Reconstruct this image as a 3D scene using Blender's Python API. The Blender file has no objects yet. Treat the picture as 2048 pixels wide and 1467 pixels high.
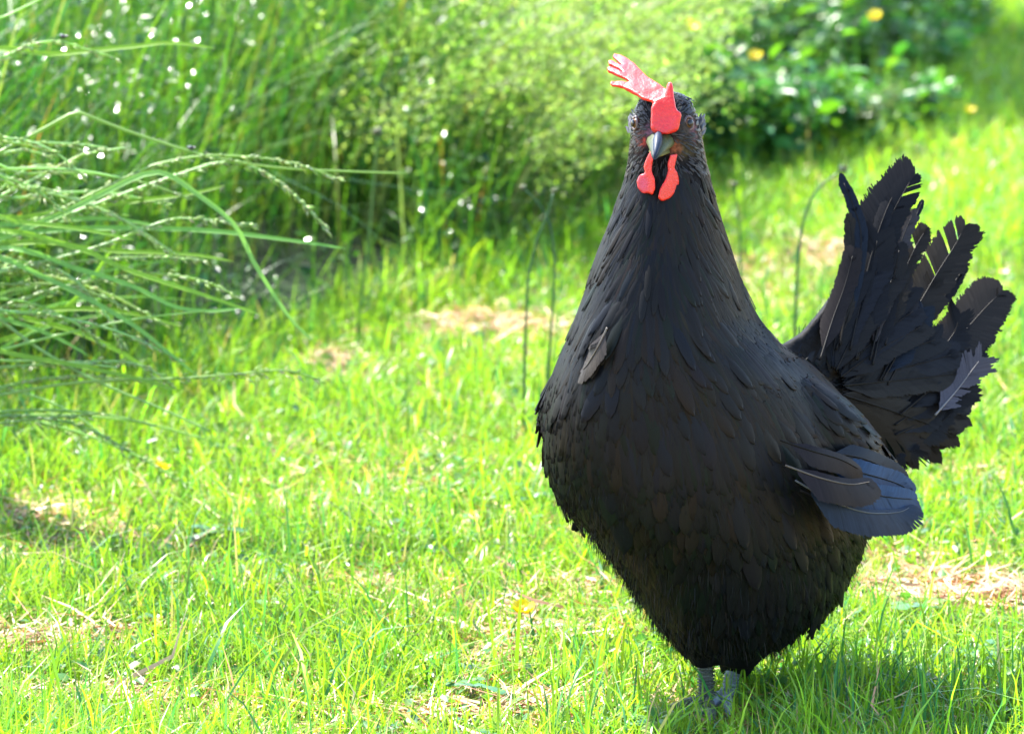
import bpy, bmesh, math, random
import numpy as np
from mathutils import Vector, Matrix

R = math.radians
rng = np.random.default_rng(7)
random.seed(7)
scene = bpy.context.scene
C = scene.collection

# ------------------------------------------------------------------ camera
PITCH = R(10.0); D0 = 3.30; FPX = 8219.0; CX, CY = 1024.0, 733.5
FW = np.array([0, math.cos(PITCH), -math.sin(PITCH)])
UP = np.array([0, math.sin(PITCH), math.cos(PITCH)])
RT = np.array([1.0, 0, 0])
CAMH = 0.8445
CAM = np.array([0, 0, CAMH])
cd = bpy.data.cameras.new('camera'); cam = bpy.data.objects.new('camera', cd); C.objects.link(cam)
cam.location = CAM; cam.rotation_euler = (R(90) - PITCH, 0, 0)
cd.sensor_width = 36; cd.lens = 36 * FPX / 2048; cd.clip_end = 1000; cd.clip_start = 0.05
cd.dof.use_dof = True; cd.dof.focus_distance = 3.17; cd.dof.aperture_fstop = 11.5
scene.camera = cam

# ------------------------------------------------------------------ light
SUN_EL = R(56); SUN_AZ = math.atan2(-0.66, 0.75)        # direction towards the sun: left of and behind the hen
w = bpy.data.worlds.new('World'); scene.world = w; w.use_nodes = True
nt = w.node_tree
bg = nt.nodes['Background']
sky = nt.nodes.new('ShaderNodeTexSky'); sky.sky_type = 'NISHITA'; sky.sun_disc = False
sky.sun_elevation = SUN_EL; sky.sun_rotation = SUN_AZ
nt.links.new(sky.outputs[0], bg.inputs[0]); bg.inputs[1].default_value = 0.15
sd = bpy.data.lights.new('sun', 'SUN'); sun = bpy.data.objects.new('sun', sd); C.objects.link(sun)
sd.energy = 5.0; sd.angle = R(0.53); sd.color = (1, 0.955, 0.88)
tosun = Vector((math.sin(SUN_AZ) * math.cos(SUN_EL), math.cos(SUN_AZ) * math.cos(SUN_EL), math.sin(SUN_EL)))
sun.rotation_euler = tosun.to_track_quat('Z', 'Y').to_euler()
scene.view_settings.view_transform = 'Standard'; scene.view_settings.look = 'None'
scene.view_settings.gamma = 1; scene.view_settings.exposure = 2.75
scene.cycles.use_denoising = True
scene.cycles.max_bounces = 8; scene.cycles.transmission_bounces = 6; scene.cycles.sample_clamp_indirect = 6
SUNV = np.array(tosun)

# ------------------------------------------------------------------ helpers
def pt(px, py, dd=0.0):
    px, py, dd = np.asarray(px, float), np.asarray(py, float), np.asarray(dd, float)
    D = D0 + dd
    return (CAM + D[..., None] * FW + ((px - CX) * D / FPX)[..., None] * RT + ((CY - py) * D / FPX)[..., None] * UP)
def to_px(P):
    v = P - CAM; D = v @ FW
    return CX + (v @ RT) / D * FPX, CY - (v @ UP) / D * FPX, D - D0
def ground(px, py, z=0.0):
    d = FW + (px - CX) / FPX * RT + (CY - py) / FPX * UP
    return CAM + d * ((z - CAMH) / d[2])
def depth_of(P): return float((np.asarray(P) - CAM) @ FW) - D0
S = D0 / FPX          # metres per photo pixel at the hen

def mesh_np(name, V, F, mat, parent=None, col=None, smooth=True):
    """V (n,3), F (m,3|4) -> one mesh object"""
    V = np.asarray(V, np.float32); F = np.asarray(F, np.int32); k = F.shape[1]
    me = bpy.data.meshes.new(name)
    me.vertices.add(len(V)); me.vertices.foreach_set('co', V.ravel())
    me.loops.add(F.size); me.loops.foreach_set('vertex_index', F.ravel())
    me.polygons.add(len(F)); me.polygons.foreach_set('loop_start', np.arange(0, F.size, k, dtype=np.int32))
    me.update(calc_edges=True)
    if smooth: me.polygons.foreach_set('use_smooth', np.ones(len(F), bool))
    if col is not None:
        a = me.color_attributes.new('Col', 'FLOAT_COLOR', 'POINT')
        c = np.ones((len(V), 4), np.float32); c[:, :3] = col
        a.data.foreach_set('color', c.ravel())
    me.validate()
    return link(name, me, mat, parent)
def link(name, me, mat, parent=None):
    o = bpy.data.objects.new(name, me); C.objects.link(o)
    if mat is not None and not me.materials: me.materials.append(mat)
    if parent is not None: o.parent = parent; o.matrix_parent_inverse = pinv(parent)
    return o
def wmat(o):
    m = o.matrix_basis.copy()
    if o.parent: m = wmat(o.parent) @ o.matrix_parent_inverse @ m
    return m
def pinv(o): return wmat(o).inverted()
def thing(name, label, cat, loc=(0, 0, 0), group=None):
    o = bpy.data.objects.new(name, None); C.objects.link(o); o.location = [float(v) for v in loc]
    o.empty_display_size = 0.05
    return tag(o, label, cat, group)
def tag(o, label=None, cat=None, group=None, kind=None):
    if label: o['label'] = label
    if cat: o['category'] = cat
    if group: o['group'] = group
    if kind: o['kind'] = kind
    return o
class MB:
    def __init__(s): s.v = []; s.f = []; s.c = []; s.n = 0
    def add(s, V, F, col=None):
        V = np.asarray(V, float); s.v.append(V)
        s.f.append(np.asarray(F, int) + s.n); s.n += len(V)
        s.c.append(np.broadcast_to(np.asarray((0.5, 0.5, 0.5) if col is None else col, float), (len(V), 3)))
    def build(s, name, mat, parent=None):
        return mesh_np(name, np.concatenate(s.v), np.concatenate(s.f), mat, parent, np.concatenate(s.c))
def smooth_line(P, n=40):
    """Catmull-Rom through P (k,d)"""
    P = np.asarray(P, float)
    if len(P) == 2: return P[0] + np.linspace(0, 1, n)[:, None] * (P[1] - P[0])
    Q = np.vstack([2 * P[0] - P[1], P, 2 * P[-1] - P[-2]])
    seg = np.linalg.norm(np.diff(P, axis=0), axis=1); cum = np.concatenate([[0], np.cumsum(seg)]) / seg.sum()
    out = []
    for u in np.linspace(0, 1, n):
        i = min(np.searchsorted(cum, u, 'right') - 1, len(P) - 2); t = (u - cum[i]) / max(cum[i + 1] - cum[i], 1e-9)
        p0, p1, p2, p3 = Q[i:i + 4]
        out.append(0.5 * (2 * p1 + (p2 - p0) * t + (2 * p0 - 5 * p1 + 4 * p2 - p3) * t * t + (3 * p1 - p0 - 3 * p2 + p3) * t ** 3))
    return np.array(out)
def norm(v): return v / np.maximum(np.linalg.norm(v, axis=-1, keepdims=True), 1e-9)
def tube(P, r, sides=6):
    P = np.asarray(P, float); n = len(P); r = np.broadcast_to(np.asarray(r, float), (n,))
    T = norm(np.gradient(P, axis=0)); ref = np.array([0.31, 0.87, 0.38])
    A = norm(np.cross(T, ref)); B = np.cross(T, A)
    a = np.arange(sides) / sides * 2 * math.pi
    V = P[:, None] + r[:, None, None] * (np.cos(a)[None, :, None] * A[:, None] + np.sin(a)[None, :, None] * B[:, None])
    V = V.reshape(-1, 3); F = []
    for i in range(n - 1):
        for j in range(sides):
            a0, a1 = i * sides + j, i * sides + (j + 1) % sides
            F += [(a0, a1, a1 + sides), (a0, a1 + sides, a0 + sides)]
    V = np.vstack([V, P[0], P[-1]])
    for j in range(sides):
        F.append((n * sides, (j + 1) % sides, j)); F.append((n * sides + 1, (n - 1) * sides + j, (n - 1) * sides + (j + 1) % sides))
    return V, np.array(F)
def ribbon(P, wd, side, cup=0.0, nrm=None):
    """flat blade along P with half-widths wd; three vertices a row"""
    P = np.asarray(P, float); n = len(P); T = norm(np.gradient(P, axis=0))
    L = norm(np.cross(T, side)) if nrm is None else norm(np.cross(nrm, T)); N = norm(np.cross(L, T))
    wd = np.asarray(wd)[:, None]
    V = np.stack([P - L * wd + N * wd * cup, P, P + L * wd + N * wd * cup], 1).reshape(-1, 3); F = []
    for i in range(n - 1):
        a = i * 3
        for j in (0, 1): F += [(a + j, a + j + 1, a + j + 4), (a + j, a + j + 4, a + j + 3)]
    return V, np.array(F)

# ------------------------------------------------------------------ materials
def material(name, col=None, attr=False, rough=0.5, spec=0.5, trans=0.0, tcol=(1.5, 1.35, 0.6), sss=0.0, noise=None, bump=0.0, bscale=200, hue=None, coat=0):
    m = bpy.data.materials.new(name); m.use_nodes = True; t = m.node_tree; p = t.nodes['Principled BSDF']; out = t.nodes['Material Output']
    p.inputs['Roughness'].default_value = rough; p.inputs['Specular IOR Level'].default_value = spec
    if coat: p.inputs['Coat Weight'].default_value = coat; p.inputs['Coat Roughness'].default_value = 0.15
    src = None
    if attr:
        a = t.nodes.new('ShaderNodeAttribute'); a.attribute_name = 'Col'; src = a.outputs['Color']
    else:
        rgb = t.nodes.new('ShaderNodeRGB'); rgb.outputs[0].default_value = (*col, 1); src = rgb.outputs[0]
    if noise:
        sc_, amt = noise
        tc = t.nodes.new('ShaderNodeTexCoord'); nz = t.nodes.new('ShaderNodeTexNoise'); nz.inputs['Scale'].default_value = sc_; nz.inputs['Detail'].default_value = 6
        t.links.new(tc.outputs['Object'], nz.inputs['Vector'])
        mr = t.nodes.new('ShaderNodeMapRange'); mr.inputs[1].default_value = 0.3; mr.inputs[2].default_value = 0.7
        mr.inputs[3].default_value = 1 - amt; mr.inputs[4].default_value = 1 + amt
        t.links.new(nz.outputs[0], mr.inputs[0])
        mx = t.nodes.new('ShaderNodeVectorMath'); mx.operation = 'SCALE'
        t.links.new(src, mx.inputs[0]); t.links.new(mr.outputs[0], mx.inputs['Scale']); src = mx.outputs[0]
    t.links.new(src, p.inputs['Base Color'])
    if sss:
        p.inputs['Subsurface Weight'].default_value = sss; p.inputs['Subsurface Radius'].default_value = (0.006, 0.0018, 0.001); p.inputs['Subsurface Scale'].default_value = 1.0
    if bump:
        tc = t.nodes.new('ShaderNodeTexCoord'); nz = t.nodes.new('ShaderNodeTexNoise'); nz.inputs['Scale'].default_value = bscale; nz.inputs['Detail'].default_value = 4
        t.links.new(tc.outputs['Object'], nz.inputs['Vector'])
        b = t.nodes.new('ShaderNodeBump'); b.inputs['Strength'].default_value = bump; b.inputs['Distance'].default_value = 0.002
        t.links.new(nz.outputs[0], b.inputs['Height']); t.links.new(b.outputs[0], p.inputs['Normal'])
    if trans:
        tr = t.nodes.new('ShaderNodeBsdfTranslucent'); mul = t.nodes.new('ShaderNodeVectorMath'); mul.operation = 'MULTIPLY'
        mul.inputs[1].default_value = tcol
        t.links.new(src, mul.inputs[0]); t.links.new(mul.outputs[0], tr.inputs[0])
        mix = t.nodes.new('ShaderNodeMixShader'); mix.inputs[0].default_value = trans
        t.links.new(p.outputs[0], mix.inputs[1]); t.links.new(tr.outputs[0], mix.inputs[2]); t.links.new(mix.outputs[0], out.inputs[0])
    return m
M = dict(
    grass=material('grass_blade', attr=True, rough=0.38, spec=0.22, trans=0.47, tcol=(1.32, 1.4, 0.6)),
    leaf=material('leaf', attr=True, rough=0.36, spec=0.32, trans=0.35, tcol=(1.5, 1.6, 0.5)),
    glossleaf=material('glossy_leaf', attr=True, rough=0.17, spec=0.6, trans=0.3),
    straw=material('straw', attr=True, rough=0.5, spec=0.4, trans=0.15, tcol=(1.1, 1, 0.8)),
    soil=material('thatch_soil', col=(0.22, 0.155, 0.07), rough=0.9, spec=0.1, noise=(35, 0.5), bump=0.6, bscale=220),
    shade_humus=material('shade_dark_humus', col=(0.010, 0.019, 0.008), rough=0.95, spec=0.1, noise=(30, 0.5), bump=0.6, bscale=150),  # meadow floor, near black: deep shade of the hollows put into its colour
    black=material('black_feather', attr=True, rough=0.45, spec=0.075, trans=0.06, tcol=(2.5, 2.0, 1.3)),
    crest=material('crown_feather', attr=True, rough=0.42, spec=0.16),
    body=material('black_down', attr=True, rough=0.7, spec=0.06, noise=(300, 0.5), bump=0.2, bscale=500),
    comb=material('comb_skin', attr=True, rough=0.40, spec=0.42, sss=0.12, bump=0.35, bscale=650, noise=(700, 0.15)),
    beak=material('beak_horn', attr=True, rough=0.5, spec=0.12, noise=(250, 0.2)),
    eye=material('eye_iris', col=(0.07, 0.03, 0.006), rough=0.15, spec=0.3),
    pupil=material('eye_pupil', col=(0.004, 0.004, 0.004), rough=0.1, spec=0.25),
    shank=material('scaly_shank', attr=True, rough=0.5, spec=0.4, noise=(350, 0.45), bump=1.0, bscale=330),
    petal=material('buttercup_petal', col=(0.50, 0.42, 0.006), rough=0.25, spec=0.5, trans=0.3, tcol=(1.2, 1.1, 0.8)),
    stamen=material('flower_centre', col=(0.35, 0.24, 0.01), rough=0.6),
    fly=material('fly_body', col=(0.012, 0.010, 0.018), rough=0.25),
    wing=material('fly_wing', col=(0.25, 0.25, 0.28), rough=0.2, trans=0.5, tcol=(1, 1, 1)),
)

def fbm(x, y, s, seed=0):
    r = np.random.default_rng(seed); out = np.zeros_like(x)
    for o in range(3):
        for _ in range(4):
            a = r.uniform(0, 2 * math.pi); ph = r.uniform(0, 6.28); f = s * 2 ** o * r.uniform(0.7, 1.3)
            out += np.sin((x * math.cos(a) + y * math.sin(a)) * f + ph) / (2 ** o)
    return out / 4.0

# ------------------------------------------------------------------ ground
def sheet():
    n = 120; u = np.linspace(-1, 1, n); g = np.sign(u) * np.abs(u) ** 3 * 250
    X, Y = np.meshgrid(g, g + 5.0)
    Z = -0.004 + 0.006 * fbm(X, Y, 9, 3) * (np.abs(X) < 8)
    V = np.stack([X, Y, Z], -1).reshape(-1, 3); i = np.arange(n - 1)
    a = (i[:, None] * n + i[None, :]).ravel()
    return V, np.stack([a, a + 1, a + n + 1, a + n], 1)
V, F = sheet()
gnd = mesh_np('ground', V, F, M['soil']); tag(gnd, kind='structure')

# where the mown lawn ends and the tall growth begins (photo pixels on the ground)
BPX = [(-900, 1010), (-300, 930), (0, 880), (250, 835), (450, 765), (650, 655), (850, 600), (1000, 555), (1250, 470), (1420, 335), (1650, 318), (1850, 255), (1960, 120), (2100, 60), (2600, 20)]
BG = np.array([ground(*p) for p in BPX])
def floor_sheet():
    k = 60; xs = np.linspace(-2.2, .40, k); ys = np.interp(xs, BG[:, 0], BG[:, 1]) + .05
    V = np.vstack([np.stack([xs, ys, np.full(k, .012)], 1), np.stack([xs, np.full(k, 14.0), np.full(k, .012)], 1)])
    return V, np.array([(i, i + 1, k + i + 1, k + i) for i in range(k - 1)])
V, F = floor_sheet(); tag(mesh_np('meadow_floor', V, F, M['shade_humus']), kind='structure')
POCKET = ((620, 610, .13), (480, 690, .10), (300, 760, .08), (40, 640, .12), (1180, 440, .06), (700, 560, .08))
def pocket(X, Y):
    k = np.ones(len(X), bool)
    for gx, gy, gr in POCKET:
        g = ground(gx, gy); k &= (np.hypot(X - g[0], (Y - g[1] - .12) * .6) > gr * rng.uniform(.75, 1.2, len(X)))
    return k
def edge_y(X): return np.interp(X, BG[:, 0], BG[:, 1])
PATCH = [(150, 1300, .10, .055, 1), (20, 1315, .07, .05, 1), (1060, 1440, .11, .06, 1), (930, 1455, .09, .05, 1), (1010, 1340, .05, .05, .8), (560, 1400, .06, .04, .6), (100, 1410, .06, .04, .6), (1960, 1205, .10, .07, 1), (2040, 1220, .06, .06, 1), (30, 1050, .05, .05, .7), (80, 1130, .05, .05, .7),
         (930, 660, .06, .10, 1), (640, 745, .05, .1, .7), (1030, 735, .05, .06, .8), (1680, 520, .08, .15, 1), (1500, 540, .05, .1, .8), (720, 1190, .06, .06, .6), (1000, 1290, .05, .05, .6), (230, 1410, .06, .04, .8),
         (400, 1440, .06, .04, .6), (1180, 1190, .05, .07, .5), (1900, 1120, .06, .07, .5), (560, 1010, .06, .1, .4), (1240, 1050, .05, .1, .4)]
PG = [(ground(a, b), rx, ry, s) for a, b, rx, ry, s in PATCH]
def straw_amount(X, Y):
    out = np.zeros_like(X)
    for g, rx, ry, s in PG:
        out = np.maximum(out, s * np.exp(-(((X - g[0]) / rx) ** 2 + ((Y - g[1]) / ry) ** 2)))
    return np.clip(out + 0.42 * np.clip(fbm(X, Y, 16, 11), 0, 1), 0, 1)

# ------------------------------------------------------------------ blades
def blades(base, az, h, wd, lean, seg, col, twist=None, power=1.8, taper=0.7, tipcol=None):
    n = len(base); t = np.linspace(0, 1, seg + 1)
    dh = np.stack([np.cos(az), np.sin(az), np.zeros(n)], 1)
    tw = az + math.pi / 2 if twist is None else twist
    sd_ = np.stack([np.cos(tw), np.sin(tw), np.zeros(n)], 1)
    lt = t[None, :] ** power
    P = base[:, None, :] + dh[:, None, :] * (h * lean)[:, None, None] * lt[..., None]
    z = h[:, None] * (t[None, :] - 0.42 * np.minimum(lean, 1.6)[:, None] * t[None, :] ** (power + 1))
    P[..., 2] += z
    ws = 0.5 * wd[:, None] * np.clip((0.55 + 1.6 * t * (1 - t)) , 0, 1)[None, :] * (1 - t[None, :] ** 2.2) ** taper
    A = P - sd_[:, None] * ws[..., None]; B = P + sd_[:, None] * ws[..., None]
    V = np.stack([A[:, :-1], B[:, :-1]], 2).reshape(n, -1, 3)
    V = np.concatenate([V, P[:, -1:]], 1); m = 2 * seg + 1
    f = []
    for i in range(seg - 1):
        a = 2 * i; f += [(a, a + 1, a + 3), (a, a + 3, a + 2)]
    a = 2 * (seg - 1); f.append((a, a + 1, a + 2))
    F = (np.arange(n)[:, None, None] * m + np.array(f)[None]).reshape(-1, 3)
    c = np.repeat(col[:, None, :], m, 1)
    if tipcol is not None:
        tt = np.concatenate([np.repeat(t[:-1], 2), [1.0]])[None, :, None] ** 3
        c = c * (1 - tt) + tipcol[:, None, :] * tt
    return V.reshape(-1, 3), F, c.reshape(-1, 3)
def palette(n, cols, p, var=0.18):
    i = rng.choice(len(cols), n, p=p); c = np.array(cols)[i]
    return c * rng.lognormal(0, var, (n, 1)) * rng.lognormal(0, var * 0.35, (n, 3))
G_LAWN = [(0.146, 0.262, 0.018), (0.118, 0.244, 0.024), (0.178, 0.278, 0.018), (0.045, 0.155, 0.048), (0.30, 0.24, 0.12)]

def scatter(n, y0, y1, wfun, pw=1.0):
    """points in the view wedge, denser near the camera"""
    u = rng.random(n)
    Y = (y0 ** (1 - pw) + u * (y1 ** (1 - pw) - y0 ** (1 - pw))) ** (1 / (1 - pw)) if pw != 1 else y0 * (y1 / y0) ** u
    W = wfun(Y); X = rng.uniform(-1, 1, n) * W
    return X, Y

def lawn():
    X, Y = scatter(410000, 2.75, 11.5, lambda Y: 0.13 * Y + 0.22, 1.6)
    keep = (Y < edge_y(X) + 0.06 * rng.standard_normal(len(X)) + 0.05) | (X > 0.36)
    sa = straw_amount(X, Y); keep &= rng.random(len(X)) > sa * 0.93
    X, Y, sa = X[keep], Y[keep], sa[keep]; n = len(X)
    pat = fbm(X, Y, 5, 5)
    h = (0.030 + 0.010 * pat) * rng.lognormal(0, 0.38, n) * (1 - 0.4 * sa)
    nearedge = np.exp(-np.clip(edge_y(X) - Y, 0, 9) / 0.10); h *= 1 + 1.3 * nearedge
    tall = rng.random(n) < 0.05; h[tall] *= 1.8
    h = np.minimum(h, 0.11)
    foot = np.exp(-((X - .168) / .045) ** 4 - ((Y - 3.09) / .10) ** 4); h *= 1 - .38 * foot
    wd = rng.choice([0.0013, 0.0021, 0.0030, 0.0042], n, p=[.30, .36, .25, .09]) * rng.uniform(.8, 1.2, n)
    wd *= np.clip(Y / 4.0, 0.9, 2.0)
    col = palette(n, G_LAWN, [.36, .24, .20, .16, .04])
    col *= (1 + 0.22 * fbm(X, Y, 3.0, 9))[:, None]
    az = rng.uniform(0, 2 * math.pi, n); lean = rng.gamma(2.2, 0.28, n)
    tip = np.where((rng.random(n) < 0.06)[:, None], np.array([[0.26, 0.19, 0.09]]), col * 1.05)
    V, F, c = blades(np.stack([X, Y, np.full(n, -0.004)], 1), az, h, wd, lean, 3, col, az + math.pi / 2 + rng.normal(0, .9, n), tipcol=tip)
    tag(mesh_np('lawn_grass', V, F, M['grass'], None, c, smooth=False), 'short sunlit lawn grass covering the ground', 'grass', kind='stuff')
lawn()

def straw():
    X, Y = scatter(330000, 2.75, 7.5, lambda Y: 0.13 * Y + 0.2, 1.6)
    sa = straw_amount(X, Y); keep = (rng.random(len(X)) < 0.14 + sa ** 1.2 * 0.65) & (Y < edge_y(X))
    X, Y, sa = X[keep], Y[keep], sa[keep]; n = len(X)
    L = rng.lognormal(math.log(0.026), 0.5, n); az = rng.uniform(0, 2 * math.pi, n); el = np.abs(rng.normal(0, 0.22, n))
    d = np.stack([np.cos(az) * np.cos(el), np.sin(az) * np.cos(el), np.sin(el)], 1)
    s = np.stack([-np.sin(az), np.cos(az), rng.normal(0, .5, n)], 1)
    z = np.abs(rng.normal(0.002, 0.006, n)) * (0.4 + sa)
    b = np.stack([X, Y, z], 1); wd = rng.uniform(0.0005, 0.0013, n)[:, None]
    bend = np.stack([-np.sin(az), np.cos(az), np.zeros(n)], 1) * (L * rng.normal(0, .16, n))[:, None]
    m_ = b + d * (L * .5)[:, None] + bend; e = b + d * L[:, None]
    V = np.stack([b - s * wd, b + s * wd, m_ - s * wd, m_ + s * wd, e], 1).reshape(-1, 3)
    F = (np.arange(n)[:, None, None] * 5 + np.array([(0, 1, 3), (0, 3, 2), (2, 3, 4)])[None]).reshape(-1, 3)
    col = palette(n, [(0.30, 0.175, 0.075), (0.40, 0.28, 0.15), (0.20, 0.095, 0.035), (0.31, 0.135, 0.045)], [.4, .3, .15, .15], .2)
    tag(mesh_np('dead_grass', V, F, M['straw'], None, np.repeat(col, 5, 0), smooth=False), 'dry straw-coloured cuttings lying between the lawn blades', 'dead grass', kind='stuff')
straw()

LEAF6 = np.array([(0, 0, 0), (.3, -.42, .04), (.3, .42, .04), (.68, -.36, .03), (.68, .36, .03), (1, 0, -.08), (.35, 0, -.02), (.7, 0, -.03)])
LEAFF = [(0, 1, 6), (0, 6, 2), (1, 3, 7), (1, 7, 6), (6, 7, 4), (6, 4, 2), (3, 5, 7), (7, 5, 4)]
def leaves(pos, d, nrm, L, Wd, col):
    """ovate leaves: pos base, d direction, nrm approximate normal"""
    n = len(pos); d = norm(d); s = norm(np.cross(nrm, d)); nn = np.cross(d, s)
    V = pos[:, None] + d[:, None] * (LEAF6[None, :, 0] * L[:, None])[..., None] + s[:, None] * (LEAF6[None, :, 1] * Wd[:, None])[..., None] + nn[:, None] * (LEAF6[None, :, 2] * L[:, None] * 2)[..., None]
    F = (np.arange(n)[:, None, None] * 8 + np.array(LEAFF)[None]).reshape(-1, 3)
    return V.reshape(-1, 3), F, np.repeat(col, 8, 0)
def rdir(n, zc=0.5, zs=0.4):
    a = rng.uniform(0, 2 * math.pi, n); z = np.clip(rng.normal(zc, zs, n), -1, 1); r = np.sqrt(1 - z * z)
    return np.stack([np.cos(a) * r, np.sin(a) * r, z], 1)

def clover():
    X, Y = scatter(24000, 2.8, 7.0, lambda Y: 0.13 * Y + 0.2, 1.6)
    keep = (Y < edge_y(X)) & (fbm(X, Y, 11, 21) > 0.25 * rng.standard_normal(len(X)) + 0.1)
    X, Y = X[keep], Y[keep]; n = len(X)
    pos = np.stack([X, Y, rng.uniform(0.004, 0.024, n)], 1)
    L = rng.uniform(.006, .014, n)
    V, F, c = leaves(pos, rdir(n, .15, .3), rdir(n, .9, .3), L, L * rng.uniform(.6, 1, n), palette(n, [(0.05, 0.13, 0.03), (0.09, 0.15, 0.012), (0.045, 0.12, 0.045)], [.4, .3, .3]))
    tag(mesh_np('clover_leaves', V, F, M['leaf'], None, c), 'small rounded clover leaves low among the lawn blades', 'ground cover', kind='stuff')
clover()

# ------------------------------------------------------------------ tall growth behind the lawn
G_TALL = [(0.032, 0.090, 0.012), (0.015, 0.060, 0.018), (0.062, 0.130, 0.012), (0.12, 0.16, 0.04), (0.24, 0.14, 0.04)]
HALF = norm(SUNV - FW)        # leaves facing here glint at the camera
def meadow():
    mb = MB()
    n = 60000
    Y = rng.uniform(4.1, 10.5, n); X = rng.uniform(-1.0, 1.0, n) * (0.13 * Y + 0.35)
    keep = (Y > edge_y(X) + 0.02) & ~((X > 0.42 + 0.03 * (Y - 6)) & (rng.random(n) < 0.9))
    keep &= fbm(X, Y, 7, 41) > -0.25 + .25 * rng.standard_normal(len(X))
    keep &= pocket(X, Y)
    X, Y = X[keep], Y[keep]; n = len(X)
    dist = np.clip(Y - edge_y(X), 0, 3)
    h = (1 + .35 * fbm(X, Y, 5, 43)) * (0.16 + 0.30 * np.clip(dist / 0.6, 0, 1)) * rng.lognormal(0, .28, n)
    h *= np.where(X < -0.45, 1.15, 1.0)
    wd = rng.uniform(.0016, .0046, n); lean = rng.gamma(2.2, .19, n)
    az = np.where(rng.random(n) < .4, rng.normal(-0.5, .6, n), rng.uniform(0, 2 * math.pi, n))
    col = palette(n, G_TALL, [.38, .31, .24, .055, .015], .25)
    V, F, c = blades(np.stack([X, Y, np.full(n, -.004)], 1), az, h, wd, lean, 7, col, az + math.pi / 2 + rng.normal(0, .6, n))
    mb.add(V, F, c)
    tag(mb.build('meadow_grass', M['grass']), 'tall uncut meadow grass growing behind the mown lawn', 'grass', kind='stuff')
    # small leaves of vetch and bedstraw threaded through the meadow
    n = 60000
    Y = rng.uniform(4.5, 9.8, n); X = rng.uniform(-1, 1, n) * (0.13 * Y + 0.3)
    dist = Y - edge_y(X); keep = (dist > 0.02) & (X < 0.40) & pocket(X, Y)
    X, Y, dist = X[keep], Y[keep], dist[keep]; n = len(X)
    top = (1 + .3 * fbm(X, Y, 5, 43)) * 0.10 + 0.33 * np.clip(dist / .6, 0, 1) + .05 * fbm(X, Y, 6, 31)
    Z = top * rng.random(n) ** .55
    L = rng.uniform(.008, .022, n)
    V, F, c = leaves(np.stack([X, Y, Z], 1), rdir(n, .2, .4), rdir(n, .8, .4), L, L * rng.uniform(.35, .7, n), palette(n, [(0.024, 0.074, 0.012), (0.048, 0.108, 0.012), (0.014, 0.052, 0.02)], [.4, .35, .25]))
    tag(mesh_np('bedstraw_leaves', V, F, M['leaf'], None, c), 'fine leafy bedstraw threaded through the tall meadow grass', 'ground cover', kind='stuff')
    # glossy leaves added for glints, turned to mirror the sun at the camera
    n = 15000
    Y = rng.uniform(4.6, 8.5, n); X = rng.uniform(-1, 1, n) * (0.13 * Y + 0.3)
    dist = Y - edge_y(X); keep = (dist > 0.02) & (X < 0.36) & pocket(X, Y) & (fbm(X, Y, 4, 77) > rng.normal(.1, .35, len(X)))
    X, Y, dist = X[keep], Y[keep], dist[keep]; n = len(X)
    Z = (0.10 + 0.36 * np.clip(dist / .6, 0, 1)) * rng.uniform(.35, 1.05, n)
    L = rng.uniform(.006, .013, n)
    nn = norm(HALF[None] + rng.normal(0, .16, (n, 3))); d = norm(np.cross(nn, rdir(n, 0, .5)))
    V, F, c = leaves(np.stack([X, Y, Z], 1), d, nn, L, L * .6, palette(n, [(0.04, 0.11, 0.03), (0.05, 0.12, 0.02)], [.5, .5]))
    tag(mesh_np('glint_leaves', V, F, M['glossleaf'], None, c), 'tiny glossy leaves added to glint in the sun among the tall grass', 'ground cover', kind='stuff')
meadow()

def spikelets(P, T, L, wd, col):
    """slim four-sided seeds: P base, T direction"""
    n = len(P); T = norm(T); A = norm(np.cross(T, rdir(n, 0, .6))); B = np.cross(T, A)
    mid = P + T * (L * .42)[:, None]; a = A * (wd * .5)[:, None]; b = B * (wd * .5)[:, None]
    V = np.stack([P, mid + a, mid + b, mid - a, mid - b, P + T * L[:, None]], 1).reshape(-1, 3)
    f = [(0, 2, 1), (0, 3, 2), (0, 4, 3), (0, 1, 4), (5, 1, 2), (5, 2, 3), (5, 3, 4), (5, 4, 1)]
    F = (np.arange(n)[:, None, None] * 6 + np.array(f)[None]).reshape(-1, 3)
    return V, F, np.repeat(col, 6, 0)

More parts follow.
